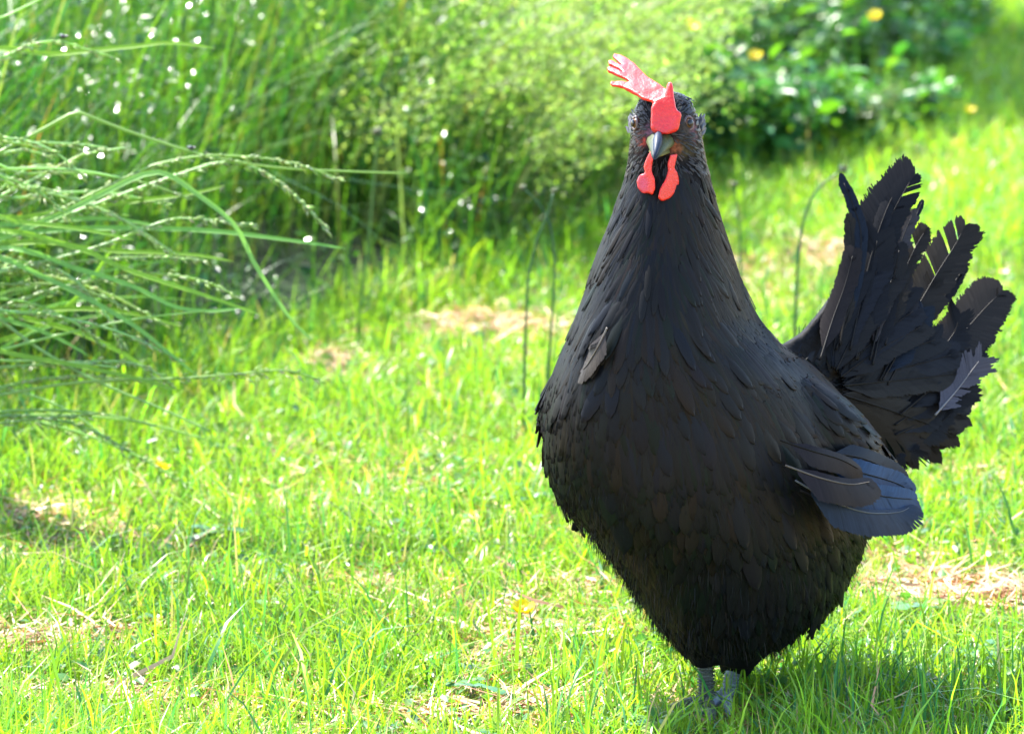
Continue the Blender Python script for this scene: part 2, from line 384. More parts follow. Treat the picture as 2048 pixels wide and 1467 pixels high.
def panicle_mound():
    """airy pale seed heads of the mound behind the hen's head"""
    mb = MB(); N = 1250
    Y = rng.uniform(5.5, 8.4, N); X = rng.normal(0.02, .14, N) + (Y - 6.8) * 0.02
    keep = (Y > edge_y(X)) & (X < .20); X, Y = X[keep], Y[keep]
    for x, y in zip(X, Y):
        h = rng.uniform(.26, .52) * (0.75 + .25 * min(1, (y - edge_y(x)) / .4)); az = rng.normal(-.35, .5); ln = rng.uniform(.25, .75) * h
        t = np.linspace(0, 1, 7)
        P = np.stack([x + math.cos(az) * ln * t ** 2, y + math.sin(az) * ln * t ** 2, h * (t - .22 * t ** 3)], 1)
        V, F = tube(P, .0009, 3); col = palette(1, [(0.12, 0.17, 0.05)], [1.0])[0]; mb.add(V, F, col)
        k = 46; u = rng.uniform(.58, 1, k); b = np.stack([np.interp(u, t, P[:, j]) for j in range(3)], 1)
        off = rdir(k, .1, .5) * (rng.uniform(.004, .05, k) * (1.25 - u) * 2)[:, None]
        off[:, 0] += .01; off[:, 2] -= .01 * rng.random(k)
        L = rng.uniform(.005, .010, k)
        V, F, c = leaves(b + off, rdir(k, -.1, .5), rdir(k, .3, .5), L, L * .45, palette(k, [(0.24, 0.36, 0.08), (0.32, 0.40, 0.15), (0.17, 0.31, 0.04)], [.5, .25, .25]))
        mb.add(V, F, c)
    tag(mb.build('seeding_grass', M['grass']), 'pale airy seeding grass in a soft mound behind the hen', 'grass', kind='stuff')
panicle_mound()

# ------------------------------------------------------------------ the hen
hen = thing('hen', 'black hen with a floppy red comb standing on the lawn', 'hen', ground(1425, 1425))

#        y    xl    xr     dd    half-depth shear
ROWS = np.array([
 (187, 1318, 1362, -.145, .010, 0), (193, 1296, 1372, -.145, .017, 0), (205, 1277, 1382, -.145, .023, 0), (230, 1269, 1391, -.146, .029, 0), (260, 1265, 1398, -.146, .032, 0),
 (290, 1262, 1404, -.145, .033, 0), (320, 1258, 1410, -.143, .034, 0), (350, 1251, 1419, -.14, .037, 0), (400, 1233, 1433, -.135, .045, .05),
 (450, 1213, 1449, -.128, .054, .10), (500, 1192, 1466, -.12, .064, .14), (550, 1176, 1483, -.112, .076, .18), (600, 1158, 1504, -.103, .088, .22),
 (640, 1142, 1524, -.095, .098, .26), (680, 1126, 1560, -.085, .108, .30), (720, 1108, 1616, -.075, .116, .34), (760, 1095, 1660, -.066, .122, .38),
 (800, 1087, 1696, -.058, .127, .40), (850, 1082, 1728, -.05, .131, .42), (900, 1084, 1746, -.045, .133, .42), (950, 1094, 1752, -.04, .133, .42),
 (1000, 1118, 1748, -.037, .130, .40), (1050, 1164, 1738, -.034, .124, .38), (1100, 1200, 1722, -.03, .116, .36), (1150, 1240, 1701, -.028, .106, .32),
 (1200, 1272, 1670, -.026, .094, .28), (1245, 1306, 1622, -.026, .078, .22), (1280, 1342, 1572, -.028, .060, .16), (1302, 1385, 1540, -.03, .042, .1), (1322, 1425, 1522, -.025, .026, 0), (1338, 1462, 1508, -.02, .012, 0)], float)
_in = np.interp(ROWS[:, 0], [300, 420, 700, 1250, 1330], [0, 5, 10, 10, 0]); ROWS[:, 1] += _in; ROWS[:, 2] -= _in * .8
def row_at(y): return [np.interp(y, ROWS[:, 0], ROWS[:, j]) for j in range(1, 6)]
def loft_body():
    ys = np.concatenate([np.linspace(187, 330, 26), np.linspace(340, 1338, 92)])
    n = 56; ph = np.arange(n) / n * 2 * math.pi; V = []
    for y in ys:
        xl, xr, dc, b, k = row_at(y); xc, a = (xl + xr) / 2, (xr - xl) / 2
        dd = dc + b * np.sin(ph) + k * a * S * np.cos(ph)
        V.append(pt(xc + a * np.cos(ph), np.full(n, y), dd))
    V = np.concatenate(V); F = []
    for i in range(len(ys) - 1):
        for j in range(n):
            a0, a1 = i * n + j, i * n + (j + 1) % n
            F += [(a0, a1, a1 + n), (a0, a1 + n, a0 + n)]
    m = len(ys); V = np.vstack([V, V[:n].mean(0), V[-n:].mean(0)])
    for j in range(n):
        F.append((m * n, (j + 1) % n, j)); F.append((m * n + 1, (m - 1) * n + j, (m - 1) * n + (j + 1) % n))
    return V, np.array(F)
def slab(poly, ddf, thick, axis=FW):
    """closed slab from a photo outline"""
    poly = np.array(poly, float); dd = np.array([ddf(x, y) for x, y in poly]); P = pt(poly[:, 0], poly[:, 1], dd)
    bm = bmesh.new()
    a = [bm.verts.new(p - axis * thick / 2) for p in P]; b = [bm.verts.new(p + axis * thick / 2) for p in P]
    n = len(P); bm.faces.new(a); bm.faces.new(b[::-1])
    for i in range(n): bm.faces.new((a[i], b[i], b[(i + 1) % n], a[(i + 1) % n]))
    bmesh.ops.triangulate(bm, faces=bm.faces[:]); bmesh.ops.recalc_face_normals(bm, faces=bm.faces[:])
    bm.verts.index_update()
    V = np.array([v.co[:] for v in bm.verts]); F = np.array([[v.index for v in f.verts] for f in bm.faces]); bm.free()
    return V, F
def fuse(name, pieces, voxel, smooth, fac=0.5):
    """union by voxel remesh -> (verts, faces, vertex normals)"""
    mb = MB()
    for V, F in pieces: mb.add(V, F)
    o = mb.build(name, None)
    m = o.modifiers.new('r', 'REMESH'); m.mode = 'VOXEL'; m.voxel_size = voxel
    m = o.modifiers.new('s', 'SMOOTH'); m.iterations = smooth; m.factor = fac
    dg = bpy.context.evaluated_depsgraph_get(); dg.update(); e = o.evaluated_get(dg); me = e.to_mesh()
    V = np.empty(len(me.vertices) * 3, np.float32); me.vertices.foreach_get('co', V); N = np.empty_like(V); me.vertices.foreach_get('normal', N)
    F = [tuple(p.vertices) for p in me.polygons]; e.to_mesh_clear()
    old = o.data; bpy.data.objects.remove(o); bpy.data.meshes.remove(old)
    return V.reshape(-1, 3).astype(float), np.array(F), N.reshape(-1, 3).astype(float)

TAILPOLY = [(1560, 690), (1600, 668), (1640, 622), (1672, 575), (1702, 530), (1735, 500), (1770, 530), (1800, 590), (1832, 640), (1880, 680), (1925, 700), (1940, 745), (1905, 800), (1868, 850), (1815, 900), (1775, 905), (1740, 870), (1690, 800)]
def tail_dd(x, y): return 0.0 + max(0, (x - 1560)) * S * 0.75 + max(0, 700 - y) * S * 0.15
thigh = [tube(smooth_line([pt(1400, 1200, -.03), pt(1404, 1285, -.03), pt(1410, 1335, -.03)], 8), np.linspace(.03, .009, 8), 12),
         tube(smooth_line([pt(1490, 1200, .02), pt(1480, 1290, .02), pt(1468, 1350, .01)], 8), np.linspace(.032, .012, 8), 12)]
rwing = tube(smooth_line([pt(1195, 690, -.08), pt(1155, 800, -.06), pt(1150, 900, -.03), pt(1166, 985, .01)], 14), np.array([.012, .018, .022, .024, .025, .025, .024, .023, .022, .02, .018, .015, .011, .006]), 12)
tail_slab = slab(TAILPOLY, tail_dd, .030)
# sun-side shoulder of the near wing, swelling towards the folded flight feathers
lwing = tube(smooth_line([pt(1540, 760, -.10), pt(1620, 840, -.07), pt(1690, 910, -.03), pt(1745, 965, .015)], 14), np.array([.014, .02, .025, .028, .030, .031, .031, .030, .028, .026, .023, .019, .014, .008]), 14)
BV, BF, BN = fuse('body', [loft_body(), tail_slab, rwing, lwing] + thigh, .0042, 7)
bx, by, bd = to_px(BV)
front = bd < np.interp(by, ROWS[:, 0], ROWS[:, 3]) - 0.004
def blob(x, y, cx, cy, rx, ry): return np.exp(-(((x - cx) / rx) ** 2 + ((y - cy) / ry) ** 2) ** 1.5)
bc = np.tile(np.array([0.004, 0.0042, 0.005]), (len(BV), 1))
def paint(mask, colr):
    global bc
    bc = bc * (1 - mask[:, None]) + np.array(colr) * mask[:, None]
paint(front * blob(bx, by, 1374, 262, 26, 40) * .9, (0.030, 0.024, 0.018))
paint(front * blob(bx, by, 1372, 300, 26, 16) * .8, (0.040, 0.032, 0.014))
paint(front * blob(bx, by, 1350, 296, 12, 12), (0.16, 0.05, 0.02))
paint(front * blob(bx, by, 1388, 262, 7, 22), (0.09, 0.045, 0.05))
paint(front * blob(bx, by, 1277, 275, 12, 26) * .9, (0.07, 0.035, 0.03))
paint(front * blob(bx, by, 1287, 283, 7, 7), (0.22, 0.03, 0.02))
paint(front * blob(bx, by, 1300, 262, 12, 12), (0.10, 0.05, 0.07))
body = mesh_np('body', BV, BF, M['body'], hen, bc)

# feathers over the whole body ----------------------------------------------
def flow(x, y, d):
    xl, xr, dc, b, k = row_at(y); t = np.clip((x - xl) / (xr - xl), -.2, 1.2)
    e = 30.0
    sl = (np.interp(y + e, ROWS[:, 0], ROWS[:, 1]) - np.interp(y - e, ROWS[:, 0], ROWS[:, 1])) / (2 * e)
    sr = (np.interp(y + e, ROWS[:, 0], ROWS[:, 2]) - np.interp(y - e, ROWS[:, 0], ROWS[:, 2])) / (2 * e)
    sl, sr = np.clip(sl, -1, 1), np.clip(sr, -1, 1.2)
    dx = sl * (1 - t) + sr * t
    low = np.clip((y - 740) / 160, 0, 1); flank = np.clip((t - .45) / .4, 0, 1)
    dx = dx * (1 - low) + low * (0.05 + 0.95 * flank * np.clip((1120 - y) / 150, 0, 1) + 0.25 * np.clip(.4 - t, 0, 1))
    v = dx[:, None] * RT - UP + (0.25 + .5 * np.clip(t, 0, 1))[:, None] * FW
    tail = (x > np.maximum(1585, np.interp(y, ROWS[:, 0], ROWS[:, 2]) - 15)) & (y > 420) & (y < 960) & (d > -.02)
    a = np.stack([x - 1560, y - 790], 1); a = norm(a)
    vt = a[:, :1] * RT - a[:, 1:] * UP + .45 * FW
    return np.where(tail[:, None], vt, v), tail
def feather_cards(P, N, T, L, Wd, lift, col):
    n = len(P); T = norm(T - (T * N).sum(1, keepdims=True) * N); Sd = np.cross(N, T)
    ts = np.array([0, .3, .62, .86, 1.0]); ws = np.array([.28, .5, .52, .36, .08]); hs = np.array([.0, .3, .6, .85, 1.0])
    V = []
    for t, w_, h in zip(ts, ws, hs):
        c = P + N * .0011 + T * (L * t)[:, None] + N * (lift * h)[:, None] - N * (0.06 * L * t * t)[:, None]
        V += [c - Sd * (Wd * w_)[:, None] - N * (Wd * .10)[:, None], c + N * (Wd * .04)[:, None], c + Sd * (Wd * w_)[:, None] - N * (Wd * .10)[:, None]]
    V = np.stack(V, 1).reshape(-1, 3); f = []
    for i in range(4):
        a = i * 3
        for j in (0, 1): f += [(a + j, a + j + 1, a + j + 4), (a + j, a + j + 4, a + j + 3)]
    F = (np.arange(n)[:, None, None] * 15 + np.array(f)[None]).reshape(-1, 3)
    return V, F, np.repeat(col, 15, 0)
def sample_surface(V, F, N, n):
    tri = F if F.shape[1] == 3 else np.vstack([F[:, [0, 1, 2]], F[:, [0, 2, 3]]])
    A = np.linalg.norm(np.cross(V[tri[:, 1]] - V[tri[:, 0]], V[tri[:, 2]] - V[tri[:, 0]]), axis=1)
    i = rng.choice(len(tri), n, p=A / A.sum()); u = rng.random((n, 2)); u[u.sum(1) > 1] = 1 - u[u.sum(1) > 1]
    w3 = np.stack([1 - u.sum(1), u[:, 0], u[:, 1]], 1)[..., None]
    return (V[tri[i]] * w3).sum(1), norm((N[tri[i]] * w3).sum(1))
def inside(x, y, poly):
    c = np.zeros(len(x), bool); p = np.array(poly, float); q = np.roll(p, 1, 0)
    for (x1, y1), (x2, y2) in zip(p, q):
        if y1 != y2: c ^= ((y1 > y) != (y2 > y)) & (x < (x2 - x1) * (y - y1) / (y2 - y1) + x1)
    return c
FEATHER = [(0.0050, 0.0051, 0.0055), (0.0040, 0.0048, 0.0068), (0.0040, 0.0062, 0.0050), (0.0074, 0.0060, 0.0048), (0.0052, 0.0050, 0.0062)]
def plumage():
    P, N = sample_surface(BV, BF, BN, 21000); x, y, d = to_px(P)
    face = (y < 335) & (y > 200) & (d < np.interp(y, ROWS[:, 0], ROWS[:, 3]) + .002)
    face |= (y > 1306) | (x > 1540) & (y < 716) & (x < 1690)
    P, N, x, y, d = P[~face], N[~face], x[~face], y[~face], d[~face]; n = len(P)
    T, tail = flow(x, y, d)
    T = T + rng.normal(0, .13, (n, 3))
    L = np.interp(y, [180, 330, 450, 700, 900, 1350], [.007, .013, .028, .036, .036, .034]) * rng.lognormal(0, .15, n)
    L = np.where(tail, .040 * rng.lognormal(0, .2, n), L)
    tx, ty, _ = to_px(P + norm(T) * L[:, None]); k = ~tail | (inside(tx, ty, TAILPOLY) & (np.abs(N @ FW) > .45))
    P, N, x, y, d, T, L, tail = P[k], N[k], x[k], y[k], d[k], T[k], L[k], tail[k]; n = len(P)
    calm = (x < 1215) & (y > 640) & (y < 1070) | (x > 1500) & (y < 800) & ~tail
    L = np.where(calm, L * .8, L)
    L = np.minimum(L, np.maximum(.012, (1336 - y) * S))
    ratio = np.interp(y, [180, 450, 650, 900, 1080, 1350], [.36, .15, .22, .38, .25, .18])
    Wd = L * np.where(tail, .34, ratio) * rng.uniform(.85, 1.15, n)
    lift = L * np.where(rng.random(n) < .03, .11, rng.uniform(.012, .04, n) * np.interp(y, [330, 700, 900], [.45, .6, 1])); lift = np.where(calm | tail, L * .012, lift)
    col = palette(n, FEATHER, [.5, .16, .12, .12, .1], .12)
    V, F, c = feather_cards(P, N, T, L, Wd, lift, col)
    mb = MB(); mb.add(V, F, c)
    o = mb.build('plumage', M['black'], hen); tag(o, 'close black body feathers with a faint green and blue gloss', kind='stuff')
    # fluffy down fringe
    P, N = sample_surface(BV, BF, BN, 26000); x, y, d = to_px(P); keep = (y > 340) & (y < 1300) & ((y > 960) | (rng.random(len(y)) < .15) | (x > 1740)); P, N, x, y, d = P[keep], N[keep], x[keep], y[keep], d[keep]; n = len(P)
    T, tail = flow(x, y, d); T = norm(norm(T) + N * rng.uniform(.03, .28, n)[:, None] + rng.normal(0, .22, (n, 3)))
    L = rng.uniform(.007, .018, n) * np.clip((y - 200) / 700, .35, 1); s = norm(np.cross(T, rdir(n, 0, .6))) * .00028
    m_ = P + T * (L * .55)[:, None]; e = P + T * L[:, None] - UP[None] * (L * .18)[:, None]
    V = np.stack([P - s, P + s, m_ - s * .8, m_ + s * .8, e], 1).reshape(-1, 3)
    F = (np.arange(n)[:, None, None] * 5 + np.array([(0, 1, 3), (0, 3, 2), (2, 3, 4)])[None]).reshape(-1, 3)
    o = mesh_np('down_fringe', V, F, M['black'], hen, np.repeat(palette(n, FEATHER, [.4, .1, .1, .3, .1], .3), 5, 0)); tag(o, kind='stuff')
plumage()

def head_feathers():
    """short bristly feathers on crown, cheeks and ear tufts"""
    P, N = sample_surface(BV, BF, BN, 60000); x, y, d = to_px(P)
    k = (y < 345); P, N, x, y, d = P[k], N[k], x[k], y[k], d[k]
    fr = d < -.146
    bare = fr & ((np.hypot((x - 1374) / 15, (y - 248) / 19) < 1) | (np.hypot((x - 1318) / 26, (y - 287) / 30) < 1) | (np.hypot((x - 1349) / 12, (y - 297) / 11) < 1))
    thin = fr & (y > 236) & (y < 320) & (rng.random(len(x)) < .35)
    k = ~(bare | thin); P, N, x, y, d = P[k], N[k], x[k], y[k], d[k]; n = len(P)
    a = np.stack([x - 1318, y - 262], 1); a = norm(a)
    T = a[:, :1] * RT - a[:, 1:] * UP + .8 * FW + rng.normal(0, .22, (n, 3)) + N * .25
    L = rng.uniform(.003, .0062, n); L = np.where((x > 1385) | (x < 1276), L * 1.2, L)
    V, F, c = feather_cards(P, N, T, L, L * .20, L * .12, palette(n, [(0.008, 0.008, 0.009), (0.012, 0.011, 0.010), (0.025, 0.021, 0.017)], [.6, .25, .15], .3))
    o = mesh_np('head_feathers', V, F, M['crest'], hen, c); tag(o, 'short glossy bristle feathers on the crown and cheeks', kind='stuff')
    for cx, cy, sx in ((1402, 250, 1), (1265, 246, -1)):
        m = 90; px = rng.normal(cx - 5 * sx, 4, m); py = rng.normal(cy + 8, 10, m); Q = pt(px, py, -.142 + rng.normal(0, .004, m))
        T = np.tile(RT * sx * .45 + UP * .75 + FW * .5, (m, 1)) + rng.normal(0, .2, (m, 3)); Nn = np.tile(norm(RT * sx * .8 - FW * .5 + UP * .4), (m, 1)) + rng.normal(0, .1, (m, 3))
        L = rng.uniform(.005, .0085, m)
        V, F, c = feather_cards(Q, norm(Nn), T, L, L * .3, L * .2, palette(m, [(0.05, 0.05, 0.055), (0.022, 0.022, 0.024)], [.5, .5]))  # silver of the sun on the tufts put into their lighter grey
        mesh_np('ear_tuft', V, F, M['crest'], hen, c)
head_feathers()

# comb, wattles ---------------------------------------------------------------
def comb():
    shield = [(1304, 252), (1308, 262), (1322, 267), (1340, 265), (1353, 258), (1357, 244), (1361, 228), (1356, 222), (1352, 226), (1348, 210), (1346, 192), (1344, 176), (1340, 168), (1335, 170), (1332, 182), (1326, 194), (1312, 200), (1306, 214), (1305, 234)]
    blade = [(1340, 208), (1312, 206), (1286, 198), (1266, 185), (1246, 175), (1224, 172), (1219, 168), (1222, 164), (1262, 166), (1250, 158), (1232, 150), (1217, 143), (1214, 137), (1219, 135), (1252, 152), (1240, 140), (1218, 129), (1216, 123), (1222, 121), (1254, 141), (1240, 127), (1224, 114), (1228, 108), (1240, 110), (1258, 121), (1280, 140), (1300, 158), (1322, 174), (1346, 186)]
    n1 = norm(np.array([-37.0, 108.0]))
    def bdd(x, y):
        u = 168 + .3426 * (x - 1222) - y     # height above the near edge
        return -.176 + S * (-.45 * (x - 1330) + 1.7 * max(-6, u))
    s1 = slab([(1331 + (x - 1331) * 1.12, 220 + (y - 220) * 1.06) for x, y in shield], lambda x, y: -.180 + max(0, 225 - y) * S * .35, .015)
    s2 = slab(blade, bdd, .0028, norm(UP * .85 - FW * .5))
    V, F, N = fuse('comb', [s1], .0010, 16); s1 = (V, np.vstack([F[:, [0, 1, 2]], F[:, [0, 2, 3]]]))
    V, F, N = fuse('comb', [s1, s2], .00075, 5)
    x, y, d = to_px(V); V = V + N * (.0006 * fbm(x, y, .10, 61) + .00008 * fbm(x, y, .5, 62))[:, None]
    x, y, d = to_px(V)
    c = np.tile(np.array([0.44, 0.0085, 0.0036]), (len(V), 1)); c[:] *= rng.uniform(.93, 1.07, (len(V), 1))
    pk = blob(x, y, 1235, 128, 22, 26)[:, None]; c = c * (1 - pk * .6) + np.array([0.40, 0.010, 0.022]) * pk * .6
    pk = blob(x, y, 1325, 250, 30, 22)[:, None]; c = c * (1 - pk * .6) + np.array([0.38, 0.009, 0.018]) * pk * .6
    o = mesh_np('comb', V, F, M['comb'], hen, c); tag(o, 'bright red single comb flopped over one side of the head')
    w1 = [(1299, 303), (1293, 318), (1289, 332), (1292, 345), (1283, 348), (1278, 360), (1280, 374), (1288, 384), (1297, 383), (1303, 387), (1307, 375), (1306, 355), (1301, 340), (1303, 322), (1306, 308)]
    w2 = [(1340, 310), (1336, 326), (1337, 340), (1333, 356), (1324, 376), (1321, 392), (1327, 399), (1340, 393), (1350, 380), (1355, 362), (1352, 346), (1345, 334), (1349, 322), (1352, 308)]
    for poly, ddc, sh in ((w1, -.182, -.35), (w2, -.18, .45)):
        cx = np.mean([p[0] for p in poly]); first = poly is w1; poly = [(cx + (x - cx) * 1.28, 305 + (y - 305) * 1.04) for x, y in poly]
        s = slab(poly, lambda x, y: ddc + (x - cx) * S * sh * 2 + max(0, y - 320) * S * .08, .0085)
        V, F, N = fuse('wattle', [s], .0008, 9); x, y, d = to_px(V)
        c = np.tile(np.array([0.44, 0.011, 0.004]), (len(V), 1))
        if first:
            pk = blob(x, y, 1286, 368, 11, 18)[:, None]; c = c * (1 - pk) + np.array([0.33, 0.014, 0.05]) * pk
        mesh_np('wattle', V, F, M['comb'], hen, c)
comb()

def beak():
    def loft(rows, colf):
        n = 14; ph = np.arange(n) / n * 2 * math.pi; V = []
        for x, y, d, a, b in rows: V.append(pt(x + a * np.cos(ph), y - b * np.sin(ph) * np.where(np.sin(ph) > 0, 1, .6), np.full(n, d)))
        V = np.concatenate(V); F = []
        for i in range(len(rows) - 1):
            for j in range(n):
                a0, a1 = i * n + j, i * n + (j + 1) % n; F += [(a0, a1, a1 + n), (a0, a1 + n, a0 + n)]
        m = len(rows); V = np.vstack([V, V[(m - 1) * n:].mean(0)])
        for j in range(n): F.append((m * n, (m - 1) * n + j, (m - 1) * n + (j + 1) % n))
        return V, np.array(F), colf(V)
    up = [(1323, 282, -.160, 33, 26), (1322, 284, -.172, 30, 24), (1320, 289, -.182, 25, 21), (1317, 297, -.192, 19, 17), (1314, 305, -.200, 13, 12), (1311, 312, -.2055, 8, 7), (1309, 318, -.208, 3, 3)]
    lo = [(1321, 300, -.162, 26, 12), (1319, 304, -.178, 21, 11), (1316, 308, -.190, 14, 9), (1313, 311, -.198, 8, 6), (1311, 313, -.202, 3, 3)]
    def cu(V):
        x, y, d = to_px(V); n = len(x)
        c = np.tile(np.array([0.040, 0.048, 0.016]), (n, 1))
        cen = np.exp(-((x - np.interp(y, [262, 318], [1316, 1309])) / 9) ** 2)[:, None]; return c * (1 - cen) + np.array([0.012, 0.020, 0.034]) * cen
    V, F, c = loft(up, cu); o = mesh_np('beak', V, F, M['beak'], hen, c); tag(o, 'short dark horn beak with yellowish edges')
    V, F, c = loft(lo, lambda V: np.tile(np.array([0.07, 0.075, 0.022]), (len(V), 1))); mesh_np('lower_beak', V, F, M['beak'], o, c)
    ridge = smooth_line([pt(1318, 264, -.184), pt(1316, 275, -.192), pt(1314, 290, -.201), pt(1311, 305, -.208), pt(1309, 316, -.2105)], 12)
    V, F = tube(ridge, np.array([.0012, .0022, .0030, .0034, .0036, .0036, .0034, .003, .0025, .002, .0014, .0007]), 8)
    mesh_np('ridge', V, F, M['beak'], o, np.tile(np.array([0.010, 0.018, 0.034]), (len(V), 1)))
    for sx, x in ((-1, 1304), (1, 1337)):
        V, F = tube(smooth_line([pt(x, 277, -.180), pt(x + 2 * sx, 281, -.181), pt(x + 5 * sx, 284, -.178)], 6), .0009, 6); mesh_np('nostril', V, F, M['pupil'], o)
beak()

def eyes():
    for x, y, d, nx in ((1374, 247, -.1645, .62), (1275, 247, -.1585, -.93)):
        c = pt(x, y, d); nrm = norm(RT * nx - FW * math.sqrt(1 - nx * nx) + UP * .05)
        bm = bmesh.new(); bmesh.ops.create_uvsphere(bm, u_segments=20, v_segments=14, radius=.0044); me = bpy.data.meshes.new('eye'); bm.to_mesh(me); bm.free()
        for p in me.polygons: p.use_smooth = True
        o = link('eye', me, M['eye'], None); o.location = c; o.parent = hen; o.matrix_parent_inverse = pinv(hen)
        bm = bmesh.new(); bmesh.ops.create_uvsphere(bm, u_segments=16, v_segments=10, radius=.0029); bmesh.ops.scale(bm, vec=(1, 1, .35), verts=bm.verts)
        q = Vector(nrm).to_track_quat('Z', 'Y').to_matrix().to_4x4(); bmesh.ops.transform(bm, matrix=Matrix.Translation(Vector(c + nrm * .0040)) @ q, verts=bm.verts)
        me = bpy.data.meshes.new('pupil'); bm.to_mesh(me); bm.free(); link('pupil', me, M['pupil'], o)
        a = np.arange(25) / 24 * 2 * math.pi; A = norm(np.cross(nrm, UP)); B = np.cross(nrm, A)
        ring = c + nrm * .0019 + (np.cos(a)[:, None] * A * .0042 + np.sin(a)[:, None] * B * .0050)
        V, F = tube(ring, .0011, 6); mesh_np('eyelid', V, F, M['comb'], o, np.tile(np.array([0.06, 0.038, 0.036]), (len(V), 1)))
eyes()

# flight and tail feathers -----------------------------------------------------
def quill(name, line, width, asym=.5, nrm=None, col=(0.013, 0.013, 0.015), rach=(0.007, 0.0065, 0.006), gap=(), ragged=.06, cup=.12, label=None, slant=.9, density=1.0, base=.12):
    """a feather of separate overlapping barbs on a tapering shaft; line = [(px,py,dd)...] root to tip"""
    P = smooth_line([pt(*p) for p in line], 60); T = norm(np.gradient(P, axis=0)); nrm = norm(-FW + .15 * UP) if nrm is None else norm(np.array(nrm, float))
    Lt = norm(np.cross(nrm, T)); N = np.cross(T, Lt); wm = width * S; length = np.linalg.norm(np.diff(P, axis=0), axis=1).sum()
    mb = MB(); r = random.Random(hash(name) % 1000 + int(line[0][0] * 7 + line[-1][1]))
    nb = int(max(40, length / .0007) * density)
    for side in (-1, 1):
        ww = wm * (asym if side < 0 else 1 - asym)
        clump = 0
        for i in range(nb):
            u = base + (1 - base) * i / (nb - 1); 
            if any(a < u < b and (sd2 == 0 or sd2 == side) for a, b, sd2 in gap): continue
            j = u * 59; k = min(int(j), 58); f = j - k
            p = P[k] * (1 - f) + P[k + 1] * f; t, l, nn = T[k], Lt[k], N[k]
            prof = min(1, ((u - base) / .14 + .25)) * max(.06, 1 - max(0, (u - .72) / .28) ** 2.4) ** .6
            clump = .93 * clump + r.gauss(0, ragged) * .33
            w_ = ww * prof * (1 + clump + r.gauss(0, .03 + ragged * .12)); sl = slant * (1 + .3 * clump)
            e = p + l * side * w_ + t * w_ * sl * (1 + .9 * max(0, (u - .8) / .2)) - nn * w_ * cup
            m_ = p * .5 + e * .5 + nn * w_ * cup * .35
            hw = t * (length / nb) * (1.5 + .6 * r.random())
            V = np.array([p - hw, p + hw, m_ - hw, m_ + hw, e - hw * .7, e + hw * .4])
            cc = np.array(col) * (1 + r.gauss(0, .12))
            mb.add(V, np.array([(0, 1, 3), (0, 3, 2), (2, 3, 5), (2, 5, 4)]), cc)
    V, F = tube(P[:57:2] + N[:57:2] * .0004, np.linspace(.0009, .0003, len(P[:57:2])), 5); mb.add(V, F, rach)
    o = mb.build(name, M['black'], hen)
    if label: tag(o, label)
    return o
K = (0.0045, 0.0045, 0.0052); BR = (0.010, 0.0085, 0.0065); GR = (0.022, 0.020, 0.021); BL = (0.0045, 0.007, 0.012)
